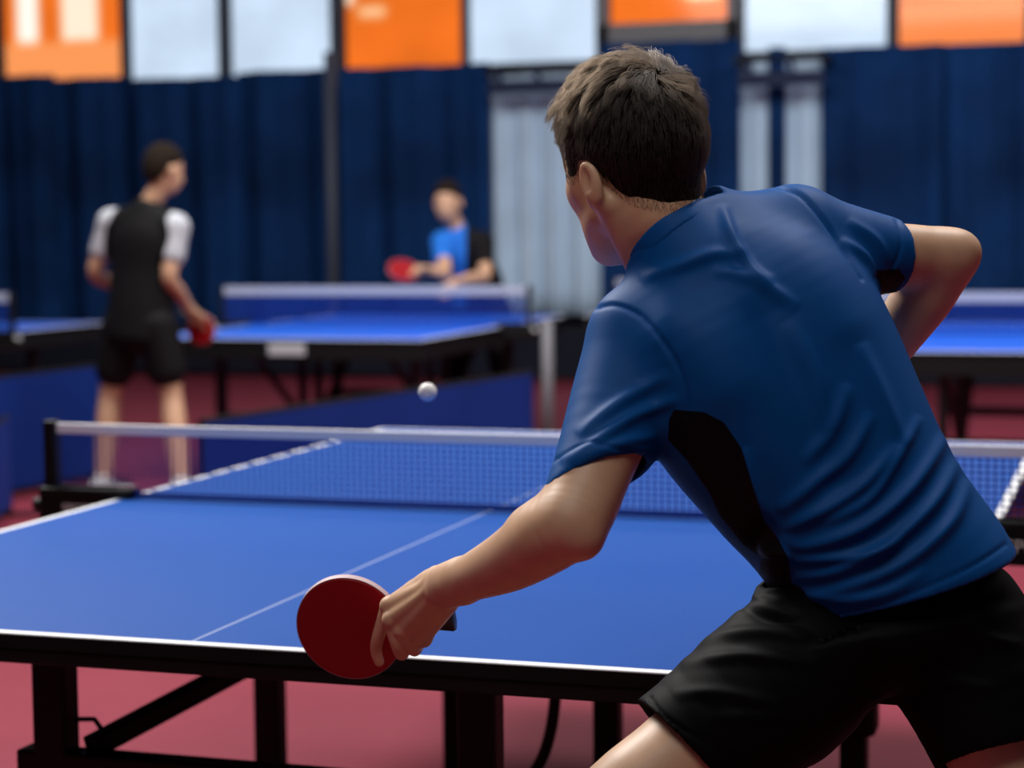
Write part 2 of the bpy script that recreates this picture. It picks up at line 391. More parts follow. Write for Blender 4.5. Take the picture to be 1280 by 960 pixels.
rail(923, 1030, 74, 'dark curtain rail with hooks over the two narrow pale curtain strips')
p = ray_y(412, 100, YB-.70)
po = thing('metal_post', 'slim grey metal post in front of the navy curtains, left of the crouching opponent', 'post', (p[0], YB-.70, 0))
MB().tube([(0, 0, .01), (0, 0, 2.9)], .05, 14).build('pole', mat('grey_post_paint', (.06, .075, .11), .6), po, True)
MB().box((-.12, -.12, 0), (.12, .12, .015), bev=.004).build('base_plate', BLACK, po)
# ---------------------------------------------------------------- table tennis tables
def table_top_mat(name, hx0, hx1, ly, base=(.010, .072, .320), cl=0.0):
    m = bpy.data.materials.new(name); m.use_nodes = True; N = m.node_tree.nodes; L = m.node_tree.links; b = N['Principled BSDF']
    tc = N.new('ShaderNodeTexCoord'); sp = N.new('ShaderNodeSeparateXYZ'); L.new(tc.outputs['Object'], sp.inputs[0])
    def mth(op, a, b_):
        n = N.new('ShaderNodeMath'); n.operation = op
        for i, v in enumerate((a, b_)):
            if v is None: continue
            if isinstance(v, (int, float)): n.inputs[i].default_value = v
            else: L.new(v, n.inputs[i])
        return n.outputs[0]
    X, Y = sp.outputs[0], sp.outputs[1]
    e = mth('MAXIMUM', mth('GREATER_THAN', X, hx1-.017), mth('LESS_THAN', X, -hx0+.017))
    e = mth('MAXIMUM', e, mth('GREATER_THAN', mth('ABSOLUTE', Y, None), ly-.017))
    c = mth('LESS_THAN', mth('ABSOLUTE', mth('SUBTRACT', X, cl), None), .0025)
    gm = N.new('ShaderNodeNewGeometry'); s2 = N.new('ShaderNodeSeparateXYZ'); L.new(gm.outputs['True Normal'], s2.inputs[0]); upf = mth('GREATER_THAN', s2.outputs[2], .3); e = mth('MULTIPLY', e, upf)
    mx = N.new('ShaderNodeMix'); mx.data_type = 'RGBA'; mx.inputs[6].default_value = (*base, 1); mx.inputs[7].default_value = (.78, .8, .82, 1); L.new(e, mx.inputs[0])
    m2 = N.new('ShaderNodeMix'); m2.data_type = 'RGBA'; L.new(mth('MULTIPLY', c, .4), m2.inputs[0]); L.new(mx.outputs[2], m2.inputs[6]); m2.inputs[7].default_value = (.6, .65, .75, 1)
    m3 = N.new('ShaderNodeMix'); m3.data_type = 'RGBA'; L.new(upf, m3.inputs[0]); m3.inputs[6].default_value = (.008, .008, .009, 1); L.new(m2.outputs[2], m3.inputs[7]); L.new(m3.outputs[2], b.inputs['Base Color']); b.inputs['Roughness'].default_value = .46; b.inputs['Specular IOR Level'].default_value = .10
    n = N.new('ShaderNodeTexNoise'); n.inputs['Scale'].default_value = 700; L.new(tc.outputs['Object'], n.inputs['Vector'])
    q = N.new('ShaderNodeBump'); q.inputs['Strength'].default_value = .08; q.inputs['Distance'].default_value = .0004; L.new(n.outputs['Fac'], q.inputs['Height']); L.new(q.outputs['Normal'], b.inputs['Normal'])
    return m
NETBLUE = mat('net_cord_blue', (.008, .036, .30), .7, spec=.2)
TAPE = mat('white_net_tape', (.86, .86, .87), .7)
WHITE = mat('white_lettering', (.75, .75, .75), .6)
def net(label, loc, rz, half, edge, h, pitch=.0125, thr=.0011, group=None, words=None, knobc=None, postc=BLACK, tape=.021, tapem=None):
    t = thing('table_net', label, 'net', loc, rz, group)
    d = MB(); n = int(2*half/pitch); z0 = .006
    for i in range(n+1): x = -half+i*2*half/n; d.box((x-thr, -thr*.6, z0), (x+thr, thr*.6, h-.01))
    k = max(4, int(h/pitch))
    for j in range(k): z = z0+j*(h-.02)/k; d.box((-half, -thr*.6, z-thr), (half, thr*.6, z+thr))
    d.box((-half, -.003, .002), (half, .003, .012))
    d.build('netting', NETBLUE, t)
    MB().box((-half, -.004, h-tape), (half, .004, h), bev=.002).build('net_tape', tapem or TAPE, t)
    for s in (-1, 1):
        x = s*half
        MB().box((x-.013+s*.012, -.016, -.03), (x+.013+s*.012, .016, h+.006), bev=.004).build('net_post', postc, t)
        c = MB().box((min(x, x-s*.18), -.028, .001), (max(x, x-s*.18), .022, .020), bev=.004)
        e_ = s*(edge+.004)
        c.box((min(x+s*.03, e_), -.03, -.060), (max(x+s*.03, e_), .03, .020), bev=.005)
        c.build('clamp_arm', postc, t)
        MB().tube([(x+s*.03, 0, -.02), (x+s*.055, 0, -.02)], .014, 14).build('clamp_knob', knobc or postc, t)
        if words:
            fc = bpy.data.curves.new('lettering', 'FONT'); fc.body = words[0] if s < 0 else words[1]; fc.size = .034 if s > 0 else .026; fc.extrude = .0006; fc.align_x = 'CENTER'
            fo = bpy.data.objects.new('lettering', fc); fo.location = (.5*(x+e_), -.0312, -.036 if s > 0 else -.030); fo.rotation_euler = (math.pi/2, 0, 0)
            fc.materials.append(WHITE); SC.collection.objects.link(fo); bpy.context.view_layer.update()
            me = bpy.data.meshes.new_from_object(fo.evaluated_get(bpy.context.evaluated_depsgraph_get())); mw = fo.matrix_world.copy(); bpy.data.objects.remove(fo)
            me.transform(mw); fo = link(bpy.data.objects.new('lettering', me), t)
            fo['label'] = 'white lettering on the net clamp'
    return t
def table(label, loc, rz, hw0, hw1, ln, cl=0, apron=.05, group=None, topm=None, inset=0):
    t = thing('table_tennis_table', label, 'table', loc, rz, group)
    th = .022
    MB().box((-hw0, -ln, .76-th), (hw1, ln, .76), bev=.002).build('tabletop', topm, t)
    a = MB()
    for (lo, hi) in (((-hw0+.006, -ln+.004, .76-th-apron), (hw1-.006-inset, -ln+.03, .76-th)), ((-hw0+.006, ln-.03, .76-th-apron), (hw1-.006-inset, ln-.004, .76-th)),
                     ((-hw0+.006, -ln+.03, .76-th-apron), (-hw0+.032, ln-.03, .76-th)), ((hw1-.032-inset, -ln+.03, .76-th-apron), (hw1-.006-inset, ln-.03, .76-th))): a.box(lo, hi, bev=.003)
    a.build('apron', BLACK, t)
    return t
def legs_std(t, hw0, hw1, ln, m=BLACK):
    for sy in (-1, 1):
        y = sy*ln*.62
        for x in (-hw0*.72, hw1*.72):
            MB().bar((x, y, .69), (x, y, .09), .055, .055, bev=.006).build('leg', m, t)
            MB().box((x-.03, y-.05, 0), (x+.03, y+.05, .09), bev=.01).build('foot', RUBBER, t)
        MB().bar((-hw0*.72, y, .30), (hw1*.72, y, .30), .04, .05).build('cross_rail', m, t)
        for x in (hw1*.5, -hw0*.5): MB().bar((x, y, .68), (x, sy*.12, .22), .03, .03).build('brace', m, t)
    for x in (-hw0*.5, hw1*.5):
        for sy in (-1, 1):
            MB().bar((x, sy*.12, .72), (x, sy*.12, .16), .04, .04).build('centre_leg', m, t)
            MB().lathe([(0, -.02), (.055, -.02), (.07, -.012), (.07, .012), (.055, .02), (0, .02)], (x, sy*.12, .07), (1, 0, 0), 20).build('wheel', RUBBER, t)
# the near table
HW0, HW1 = .80, .956; LN, LF = 1.265, 1.45; XO = (HW1-HW0)/2; YO = (LF-LN)/2; HL = (LN+LF)/2; HW = (HW0+HW1)/2
tm = table_top_mat('blue_table_paint', HW, HW, HL, cl=-XO)
T0 = table('large blue table tennis table with a black edge in front of the big player', (XO, YO, 0), 0, HW, HW, HL, topm=tm, inset=.15, apron=.021)
def loc0(p): return np.array(p)-np.array([XO, YO, 0])
def leg_at(px, Y, w, z0=0.0, z1=.72, name='leg', foot=True):
    p = loc0(ray_y(px, 900, Y))
    MB().bar((p[0], p[1], z1), (p[0], p[1], z0+.03), w, w*.8, bev=.005).build(name, BLACK, T0)
    if foot: MB().box((p[0]-w*.7, p[1]-.06, 0), (p[0]+w*.7, p[1]+.06, .035), bev=.008).build('foot', RUBBER, T0)
    return p
YL = -1.02
pa = leg_at(70, YL, .056); pb = leg_at(601, YL, .056)
pc = leg_at(338, -.05, .055); pd = leg_at(565, .35, .036, name='thin_leg'); pe = leg_at(760, -.10, .050)
r1, r2 = loc0(ray_y(30, 946, YL)), loc0(ray_y(602, 978, YL))
MB().bar((r1[0], YL-YO, r1[2]), (r2[0], YL-YO, r1[2]), .045, .034, bev=.004).build('cross_rail', BLACK, T0)
q1 = loc0(ray_y(112, 935, YL)); q2 = loc0(ray_y(318, 826, -.75))
MB().bar(q1, q2, .03, .032, bev=.004).build('brace', BLACK, T0)
h1, h2, h3 = loc0(ray_y(94, 899, YL)), loc0(ray_y(118, 899, YL)), loc0(ray_y(126, 910, YL))
MB().tube([h1, h2, h3], .004, 8).build('hook', BLACK, T0)
c1 = [loc0(ray_y(x, y, -.55)) for x, y in ((694, 872), (690, 905), (681, 940), (668, 965), (640, 1010))]
MB().tube(crom(c1, 4), .010, 10).build('strut', BLACK, T0)
w1 = loc0(ray_y(1068, 900, -.30)); 
MB().bar((w1[0], w1[1], .70), (w1[0], w1[1], .60), .06, .06).bar((w1[0], w1[1], .62), (w1[0], w1[1], .09), .045, .045, bev=.005).build('leg', BLACK, T0)
p = loc0(ray_y(1075, 892, -.30))
MB().box((p[0]-.035, p[1]-.03, p[2]-.035), (p[0]+.03, p[1]+.03, p[2]+.05), bev=.012).build('latch', BLACK, T0)
for x in (w1[0], pe[0]):
    MB().lathe([(0, -.02), (.05, -.02), (.065, -.012), (.065, .012), (.05, .02), (0, .02)], (x, w1[1]+.06, .066), (1, 0, 0), 24).build('wheel', RUBBER, T0)
net('white-taped blue net on black posts across the near blue table', (XO, 0, .76), 0, HW+.145, HW, .151, words=('SPORTS', 'SPORTS'), pitch=.0135, thr=.0012)
# the far tables, squared up with the hall
tm2 = table_top_mat('blue_table_paint_far', .78, .78, 1.37, base=(.006, .095, .56))
G = 'far tables'
def far_table(label, nlabel, loc, rz=0, nh=.19, badge=0):
    t = table(label, loc, rz, .78, .78, 1.37, group='far table tennis tables', topm=tm2, apron=.085); legs_std(t, .78, .78, 1.37, mat('dark_steel_far', (.012, .012, .016), .5))
    net(nlabel, (loc[0], loc[1], .76), rz, group='nets of the far tables', half=.78+.15, edge=.78, h=nh, pitch=.03, thr=.0035, tape=.05, tapem=mat('grey_net_tape', (.34, .37, .48), .8), knobc=mat('pale_badge', (.45, .47, .5), .6))
    if badge: MB().box((badge-.10, -1.378, .675), (badge+.10, -1.366, .735), bev=.003).build('badge', mat('pale_badge', (.45, .47, .5), .6), t)
    return t
def camxy(lat, dep): return CAM+CR*lat+CF*dep
a = camxy(-.80, 11.35); far_table('blue table between the player in white sleeves and the crouching opponent', 'grey-taped net in front of the crouching opponent', (a[0], a[1], 0), .02, .225, .05)
a = camxy(-3.62, 11.0); far_table('blue table cut off by the far left of the picture, beyond the blue barrier', 'net of the far left table, its post beside the player in white sleeves', (a[0], a[1], 0), .02, .225, .62)
a = camxy(2.62, 9.7); far_table('blue table at the far right, seen below the bent elbow of the big player', 'grey-taped net of the far right table', (a[0], a[1], 0), .0, .21)
a = camxy(1.62, 13.5); far_table('blue table farthest back, below the pale curtain and left of the big player\'s shoulder', 'net of the farthest table, behind the big player', (a[0], a[1], 0), .0)
# ---------------------------------------------------------------- court barriers
BARR = mat('blue_barrier_cloth', (.006, .030, .21), .75, noise=(2, .12), spec=.15)
def barrier(a, b, h, label, cloth=None):
    a = np.array([a[0], a[1], 0.]); b = np.array([b[0], b[1], 0.]); c = (a+b)/2
    t = thing('court_barrier', label, 'barrier', tuple(c), math.atan2(b[1]-a[1], b[0]-a[0]), 'court barriers')
    L = np.linalg.norm(b-a)/2
    MB().box((-L, -.012, .05), (L, .012, h), bev=.008).build('cloth_panel', cloth or BARR, t)
    f = MB().tube([(-L, 0, .02), (-L, 0, h+.01)], .012, 8).tube([(L, 0, .02), (L, 0, h+.01)], .012, 8).tube([(-L, 0, h), (L, 0, h)], .013, 8).tube([(-L, 0, .04), (L, 0, .04)], .012, 8)
    f.build('frame', BLACK, t)
    for s in (-1, 1): MB().box((s*L-.02, -.16, 0), (s*L+.02, .16, .02)).build('foot', BLACK, t)
    return t
def flr(px, py): q = ray_z(px, py, 0); return q[:2]
def fdep(px, d): q = at(px, 287, d); return q[:2]
barrier(fdep(246, 7.25), fdep(662, 9.6), .60, 'long dark blue barrier behind the near net, below the white ball')
barrier(fdep(-60, 9.2), fdep(122, 10.3), .61, 'blue barrier at the left edge, left of the legs of the player in white sleeves')
for k, (x0_, x1_) in enumerate(((-9.5, -3.2), (-3.1, 1.2), (1.3, 7.5))):  # dark panels added to darken the band below the curtains, in place of clutter
    yb_ = 11.6 if k == 2 else 12.55
    barrier((x0_, yb_), (x1_, yb_), .46, ['low dark barrier along the curtains behind the player in white sleeves', 'low dark barrier along the curtains behind the crouching opponent', 'low dark barrier along the curtains behind the far right tables'][k], cloth=mat('dark_barrier_cloth', (.010, .012, .022), .8, spec=.1))
q = at(684, 400, 10.2)
sp_ = thing('stand_post', 'pale grey stand post right of the long blue barrier, beside the big player\'s sleeve', 'post', (q[0], q[1], 0))
MB().tube([(0, 0, .01), (0, 0, q[2])], .030, 14).build('pole', mat('pale_grey_paint', (.11, .11, .125), .6), sp_, True)
MB().lathe([(0, 0), (.2, 0), (.2, .012), (.05, .03), (0, .03)], (0, 0, 0)).build('base', BLACK, sp_)
barrier(fdep(-40, 8.2), fdep(2, 9.0), .46, 'blue barrier end piece cut by the left border')
# ---------------------------------------------------------------- the player in the foreground: pose
LSH, LEL, LWR = at(800, 430, 2.17), at(718, 652, 2.06), at(556, 728, 2.28)
RSH, REL, RWR = at(1010, 296, 2.25), at(1190, 318, 2.295), at(1066, 480, 2.385)
PEL = at(1092, 772, 2.20)
HEADC = at(797, 213, 2.21)
# head axes: X to his right, Y where he looks, Z up through the crown
HY = cdir(-.52, -.08, .85); HX = cdir(.85, .13, .52); HX = nrm(HX-(HX@HY)*HY); HZ = np.cross(HX, HY)
HM = np.array([HX, HY, HZ])
HS = .90
def hp(x, y, z): return HEADC+HS*(x*HX+y*HY+z*HZ)
NECK0, NECK1 = hp(0, -.020, -.03), at(876, 330, 2.205)
def head_sdf(P, ears=True):
    q = (P-HEADC)@HM.T/HS+np.array([0, -.010, 0])
    q[:, 2] = np.where(q[:, 2] < 0, q[:, 2]/1.07, q[:, 2])
    q[:, 1] = np.where(q[:, 1] > .03, .03+(q[:, 1]-.03)/.87, q[:, 1])
    Q = q.copy(); Q[:, 0] = np.abs(Q[:, 0])
    d = ell(q, np.array([0, -.004, .042]), [.075, .096, .083])
    d = smin(d, ell(q, np.array([0, -.03, .03]), [.070, .068, .075]), .02)
    d = smin(d, ell(q, np.array([0, .040, -.018]), [.060, .054, .072]), .03)
    d = smin(d, cone(Q, np.array([.047, .012, -.048]), np.array([.018, .068, -.082]), .017, .016), .03)
    d = smin(d, ball(q, np.array([0, .076, -.086]), .015), .02)
    d = smin(d, cone(Q, np.array([.040, .066, -.012]), np.array([.052, .040, -.008]), .016, .014), .025)   # cheekbone
    d = smin(d, cone(Q, np.array([.008, .090, .028]), np.array([.044, .074, .026]), .010, .009), .018)      # brow
    d = smax(d, -ball(Q, np.array([.031, .100, .008]), .017), .014)                                        # eye socket
    d = smin(d, ball(Q, np.array([.031, .077, .008]), .0125), .004)
    d = smin(d, cone(q, np.array([0, .092, .014]), np.array([0, .110, -.024]), .007, .0105), .010)
    d = smin(d, ball(Q, np.array([.010, .100, -.028]), .0075), .006)
    d = smin(d, ell(Q, np.array([.0, .090, -.050]), [.024, .010, .006]), .006)
    d = smin(d, ell(Q, np.array([.0, .088, -.060]), [.020, .010, .006]), .006)
    d = smax(d, -cone(Q, np.array([0, .103, -.0545]), np.array([.02, .094, -.054]), .0018, .0012), .003)
    if not ears: return d*HS
    # ears
    em = np.array([nrm([.92, -.36, .0]), nrm([.34, .90, -.22]), nrm([.07, .20, .97])])
    e = ell(Q, np.array([.084, -.025, -.010]), [.0070, .0150, .026], em)
    e = smin(e, ell(Q, np.array([.081, -.020, -.029]), [.006, .008, .010]), .006)
    e = smax(e, -ell(Q, np.array([.091, -.022, -.006]), [.0055, .0085, .016], em), .004)
    e = smin(e, ell(Q, np.array([.074, -.015, -.012]), [.012, .010, .018]), .006)
    d = smin(d, e, .005)
    return d*HS
def neck_sdf(P):
    d = chain(P, [(NECK0, .050), (at(838, 284, 2.185), .0465), (NECK1, .044)])
    sm = cone(P, hp(-.060, -.012, -.045), at(800, 345, 2.20), .013, .012)       # the muscle from behind the ear
    return smin(d, sm, .025)
def headneck(P): return smin(head_sdf(P), neck_sdf(P), .016)
# left hand closed on the racket handle
K1, K2, K3, K4 = at(486, 757, 2.342), at(489, 775, 2.332), at(503, 788, 2.330), at(521, 797, 2.334)
def hand_sdf(P):
    W = at(552, 730, 2.285)
    d = chain(P, [(at(578, 726, 2.235), .0245), (W, .0215)])
    r = .0095
    for K, off in ((K1, (547, 722, 2.30)), (K2, (546, 732, 2.288)), (K3, (548, 742, 2.285)), (K4, (551, 751, 2.292))):
        m = chain(P, [(at(*off), .0135), ((at(*off)+K)/2, .0125), (K, .0098)])
        d = smin(d, m, .011)
    d = smin(d, cone(P, at(555, 742, 2.31), at(524, 772, 2.35), .016, .015), .02)            # palm heel behind
    # index finger along the rubber
    f = chain(P, [(K1, .0096), (at(474, 792, 2.357), .0079), (at(470, 812, 2.371), .0072), (at(474, 827, 2.377), .0062)])
    d = smin(d, f, .004)
    f = chain(P, [(K2, .0098), (at(497, 806, 2.338), .0084), (at(503, 818, 2.362), .0074), (at(513, 800, 2.402), .0066)])
    d = smin(d, f, .004)
    f = chain(P, [(K3, .0096), (at(514, 808, 2.340), .0082), (at(520, 812, 2.364), .0074), (at(529, 793, 2.404), .0066)])
    d = smin(d, f, .004)
    f = chain(P, [(K4, .0090), (at(530, 801, 2.347), .0076), (at(532, 801, 2.370), .0068), (at(538, 786, 2.402), .0060)])
    d = smin(d, f, .004)
    d = smin(d, cone(P, at(557, 750, 2.30), at(531, 790, 2.345), .0150, .0115), .012)         # heel of the hand below the handle
    # thumb over the far side of the blade
    f = chain(P, [(at(540, 728, 2.31), .0145), (at(517, 737, 2.358), .0118), (at(500, 749, 2.402), .0094), (at(484, 757, 2.415), .0078)])
    d = smin(d, f, .008)
    # tendons and the ulna bump
    for K, off in ((K1, (538, 728, 2.278)), (K2, (540, 735, 2.268)), (K3, (543, 745, 2.268))):
        d = smin(d, cone(P, K+(CAM-K)*.0022, at(*off), .0050, .0035), .008)
    for K, rr in ((K1, .0096), (K2, .0100), (K3, .0096), (K4, .0086)):
        d = smin(d, ball(P, K-CF*.0042+CU*.001, rr), .004)
    d = smin(d, ball(P, at(554, 744, 2.262), .0085), .014)
    return d
def left_arm(P):
    d = chain(P, [(at(806, 432, 2.185), .040), (at(768, 530, 2.125), .0410), (at(741, 590, 2.095), .0410), (at(724, 634, 2.073), .0400), (at(714, 655, 2.062), .036)])
    fm = chain(P, [(at(712, 655, 2.062), .036), (at(686, 669, 2.085), .0400), (at(640, 699, 2.145), .0345), (at(596, 719, 2.205), .0275), (at(560, 733, 2.262), .0225)])
    d = smin(d, fm, .012)
    d = smin(d, ball(P, at(731, 678, 2.046), .012), .022)                     # elbow point
    return smin(d, cone(P, at(700, 630, 2.085), at(664, 656, 2.11), .018, .019), .016)
def arm_hand(P): return smin(left_arm(P), hand_sdf(P), .014)
def right_arm(P):
    d = chain(P, [(RSH, .038), (at(1100, 316, 2.27), .037), (at(1150, 319, 2.285), .035), (at(1184, 322, 2.295), .0315)])
    f = chain(P, [(at(1184, 323, 2.295), .032), (at(1160, 362, 2.31), .0355), (at(1128, 408, 2.33), .032), (at(1086, 468, 2.37), .024), (RWR, .021)])
    d = smin(d, f, .018)
    d = smin(d, ball(P, at(1206, 312, 2.29), .0125), .022)
    # the far hand rests in front of the belly
    h = RWR; dv = nrm(at(1010, 540, 2.40)-h)
    d = smin(d, cone(P, h, h+dv*.075, .022, .026), .02)
    for i in range(4):
        o = (i-1.5)*.018*CU
        d = smin(d, chain(P, [(h+dv*.08+o, .0095), (h+dv*.12+o+CF*.006, .0085), (h+dv*(.145-.008*abs(i-1.4))+o+CF*.02, .0072)]), .006)
    d = smin(d, chain(P, [(h+dv*.03+CU*.025, .012), (h+dv*.07+CU*.05, .0095), (h+dv*.095+CU*.054, .008)]), .01)
    return d
# legs: out of the frame below, still whole
LHIP, LKN, LAN = at(1010, 812, 2.18), at(738, 1058, 2.12), at(640, 1500, 2.16)
LAN = np.array([LAN[0], LAN[1], .085])
RHIP, RKN, RAN = at(1176, 806, 2.22), at(1330, 1075, 2.14), at(1440, 1500, 2.2)
RAN = np.array([RAN[0], RAN[1], .085])
def legs(P):
    d = None
    for h, k, a in ((LHIP, LKN, LAN), (RHIP, RKN, RAN)):
        e = chain(P, [(h, .076), (h*.5+k*.5, .060), (k, .054), (k*.68+a*.32+(nrm(CAM-k)*[1, 1, 0])*.015, .053), (a*.85+k*.15, .036), (a, .036)])
        e = smin(e, cone(P, a-[0, 0, .04], a+nrm(CF*[1, 1, 0]+CR*[.2, .2, 0])*.12-[0, 0, .052], .035, .026), .02)
        d = e if d is None else smin(d, e, .03)
    return d
def core(P):
    d = Loft([(at(1105, 772, 2.20), cdir(.85, .25, .35), .125, .085), (at(1062, 640, 2.20), cdir(.85, .4, .3), .10, .075), (at(975, 500, 2.20), cdir(.8, .5, .3), .125, .08), (at(930, 400, 2.21), cdir(.8, .5, .35), .12, .065), (at(888, 345, 2.21), cdir(.8, .5, .35), .06, .04)], 16)(P)
    return smin(d, cone(P, LSH+CF*.02, RSH+CF*.01, .032, .032), .02)
# ---------------------------------------------------------------- shirt
NA = cdir(-.604, .797, .30); NC = at(839, 293, 2.19)
TORSO = Loft([
    (at(1160, 822, 2.205), cdir(.86, .34, .38), .136, .128),
    (at(1130, 742, 2.20), cdir(.86, .34, .38), .135, .124),
    (at(1078, 655, 2.195), cdir(.84, .38, .36), .129, .112),
    (at(1026, 575, 2.19), cdir(.82, .42, .36), .144, .110),
    (at(973, 490, 2.188), cdir(.80, .47, .36), .160, .110),
    (at(927, 410, 2.19), cdir(.80, .50, .34), .160, .102),
    (at(892, 350, 2.198), cdir(.80, .50, .34), .125, .082),
    (at(864, 308, 2.208), cdir(.80, .50, .34), .078, .064),
    (at(846, 284, 2.216), cdir(.80, .50, .34), .066, .058)], 36)
LCUT = (at(740, 601, 2.09), nrm(nrm(at(728, 640, 2.07)-at(790, 480, 2.165))-CU*.15+CR*.74))
RCUT = (at(1120, 320, 2.275), nrm(at(1165, 312, 2.295)-at(1065, 310, 2.25)))
def sleeves(P, cut):
    ls = chain(P, [(at(803, 436, 2.180), .064), (at(779, 505, 2.15), .059), (at(748, 588, 2.100), .0495), (at(722, 662, 2.06), .047)])
    rs = chain(P, [(at(1008, 302, 2.245), .056), (at(1062, 314, 2.258), .052), (at(1118, 320, 2.275), .0435), (at(1165, 326, 2.29), .042)])
    if cut:
        ls = smax(ls, (P-LCUT[0])@LCUT[1], .003); rs = smax(rs, (P-RCUT[0])@RCUT[1], .003)
    return ls, rs
def shirt_solid(P, cut=True):
    d = TORSO(P)
    ls, rs = sleeves(P, cut)
    d = smin(d, ls, .016)
    d = smin(d, cone(P, at(800, 405, 2.18), at(862, 335, 2.20), .040, .042), .035)       # near trapezius
    d = smin(d, rs, .03)
    d = smin(d, cone(P, NC-NA*.050, NC-NA*.002, .060, .0535), .022)
    d = smin(d, cone(P, at(985, 282, 2.245), at(890, 286, 2.21), .044, .036), .03)       # far trapezius
    return d
def shirt_sdf(P):
    d = np.maximum(shirt_solid(P), -(shirt_solid(P, False)+.008))
    h = at(1018, 788, 2.085)
    n = nrm(np.cross(at(1262, 693, 2.20)-h, at(1160, 750, 2.075)-h))
    n = n if n@CU < 0 else -n
    d = smax(d, (P-h)@n, .002)
    return smax(d, -neck_hole(P, 0), .004)
def neck_hole(P, g):
    q = P-NC; ax = q@NA; rad = np.linalg.norm(q-ax[:, None]*NA, axis=1)
    return np.minimum(smax(rad-.0505-g, -(ax+.012), .006), np.maximum(rad-.075, -(ax-.004)))
def collar_sdf(P):
    q = P-NC; ax = q@NA; rad = np.linalg.norm(q-ax[:, None]*NA, axis=1)
    return smax(np.abs(rad-.0525-.10*np.maximum(-ax, 0))-.0030, np.abs(ax+.006)-.0115, .003)
# ---------------------------------------------------------------- shorts
SHORTS = Loft([
    (at(1040, 640, 2.20), cdir(.86, .34, .38), .108, .090),
    (at(1066, 690, 2.20), cdir(.86, .34, .38), .118, .098),
    (at(1102, 745, 2.20), cdir(.88, .30, .36), .124, .098),
    (at(1110, 776, 2.20), cdir(.90, .22, .36), .147, .112)], 12)
SL = (at(852, 934, 2.15), nrm(nrm(at(803, 955, 2.14)-at(1010, 825, 2.18))-CU*.30))
SR = (at(1250, 948, 2.17), nrm(at(1285, 1030, 2.16)-at(1262, 945, 2.19)))
def shorts_solid(P, cut=True):
    d = SHORTS(P)
    l = chain(P, [(at(1036, 798, 2.19), .080), (at(968, 862, 2.165), .091), (at(868, 926, 2.15), .073), (at(818, 962, 2.145), .073)])
    r = chain(P, [(at(1186, 792, 2.215), .094), (at(1222, 860, 2.19), .085), (at(1262, 950, 2.17), .078), (at(1285, 1010, 2.16), .078)])
    if cut:
        l = smax(l, (P-SL[0])@SL[1], .003); r = smax(r, (P-SR[0])@SR[1], .003)
    return smin(d, np.minimum(l, r), .025)
def shorts_sdf(P):
    d = np.maximum(shorts_solid(P), -(shorts_solid(P, False)+.008))
    n = nrm(at(1062, 690, 2.2)-at(1112, 822, 2.2))
    return np.maximum(d, (P-at(1064, 688, 2.2))@n)
# ---------------------------------------------------------------- hair
def hairline(y, x=0): return .35*np.maximum(np.abs(x)-.022, 0)*(y < -.03)+np.interp(y, [-.11, -.085, -.055, -.036, -.014, .012, .026, .040, .056, .074, .10], [-.069, -.069, -.060, -.040, .000, .004, -.008, -.008, .010, .045, .074])
def skull_p(P): return smin(head_sdf(P, False), neck_sdf(P), .016)/HS
def hair_q(P): return (P-HEADC)@HM.T/HS+np.array([0, -.010, 0])
def hair_sdf(P):
    q = hair_q(P)
    up = np.clip((q[:, 2]-hairline(q[:, 1], q[:, 0]))/.075, 0, 1)
    th = .0010+.0080*up**.8+.007*np.clip((q[:, 2]-.07)/.05, 0, 1)
    return smax(skull_p(P)-th, (hairline(q[:, 1], q[:, 0])-q[:, 2])*.7, .004)*HS
def box(pts, m): pts = np.array(pts); return pts.min(0)-m, pts.max(0)+m
def player_meshes(q=1.0):
    M = {}
    M['head'] = mesh_sdf(headneck, *box([hp(.1, .13, .14), hp(-.1, -.12, -.12), hp(-.1, .13, -.12), hp(.1, -.12, .14), NECK1], .05), .0025*q, 1)
    M['left'] = mesh_sdf(arm_hand, *box([LSH, LEL, LWR, K1, at(470, 850, 2.4)], .065), .0017*q, 1)
    M['right'] = mesh_sdf(right_arm, *box([RSH, REL, RWR, at(1000, 540, 2.42)], .07), .0028*q, 1)
    M['legs'] = mesh_sdf(legs, *box([LHIP, LKN, LAN, RHIP, RKN, RAN], .16), .005*q, 1)
    M['core'] = mesh_sdf(core, *box([PEL, LSH, RSH, at(960, 500, 2.19)], .17), .008*q, 1)
    M['shirt'] = mesh_sdf(shirt_sdf, *box([at(1128, 800, 2.2), at(730, 640, 2.08), at(1165, 320, 2.19), at(985, 260, 2.2), at(790, 380, 2.2)], .16), .003*q, 9)
    M['collar'] = mesh_sdf(collar_sdf, *box([at(780, 340, 2.2), at(900, 240, 2.2)], .07), .0022*q, 2)
    M['shorts'] = mesh_sdf(shorts_sdf, *box([at(1062, 690, 2.2), at(820, 945, 2.15), at(1285, 1000, 2.16)], .17), .0035*q, 2)
    M['hair'] = mesh_sdf(hair_sdf, *box([HEADC], .155), .0026*q, 2)
    return M
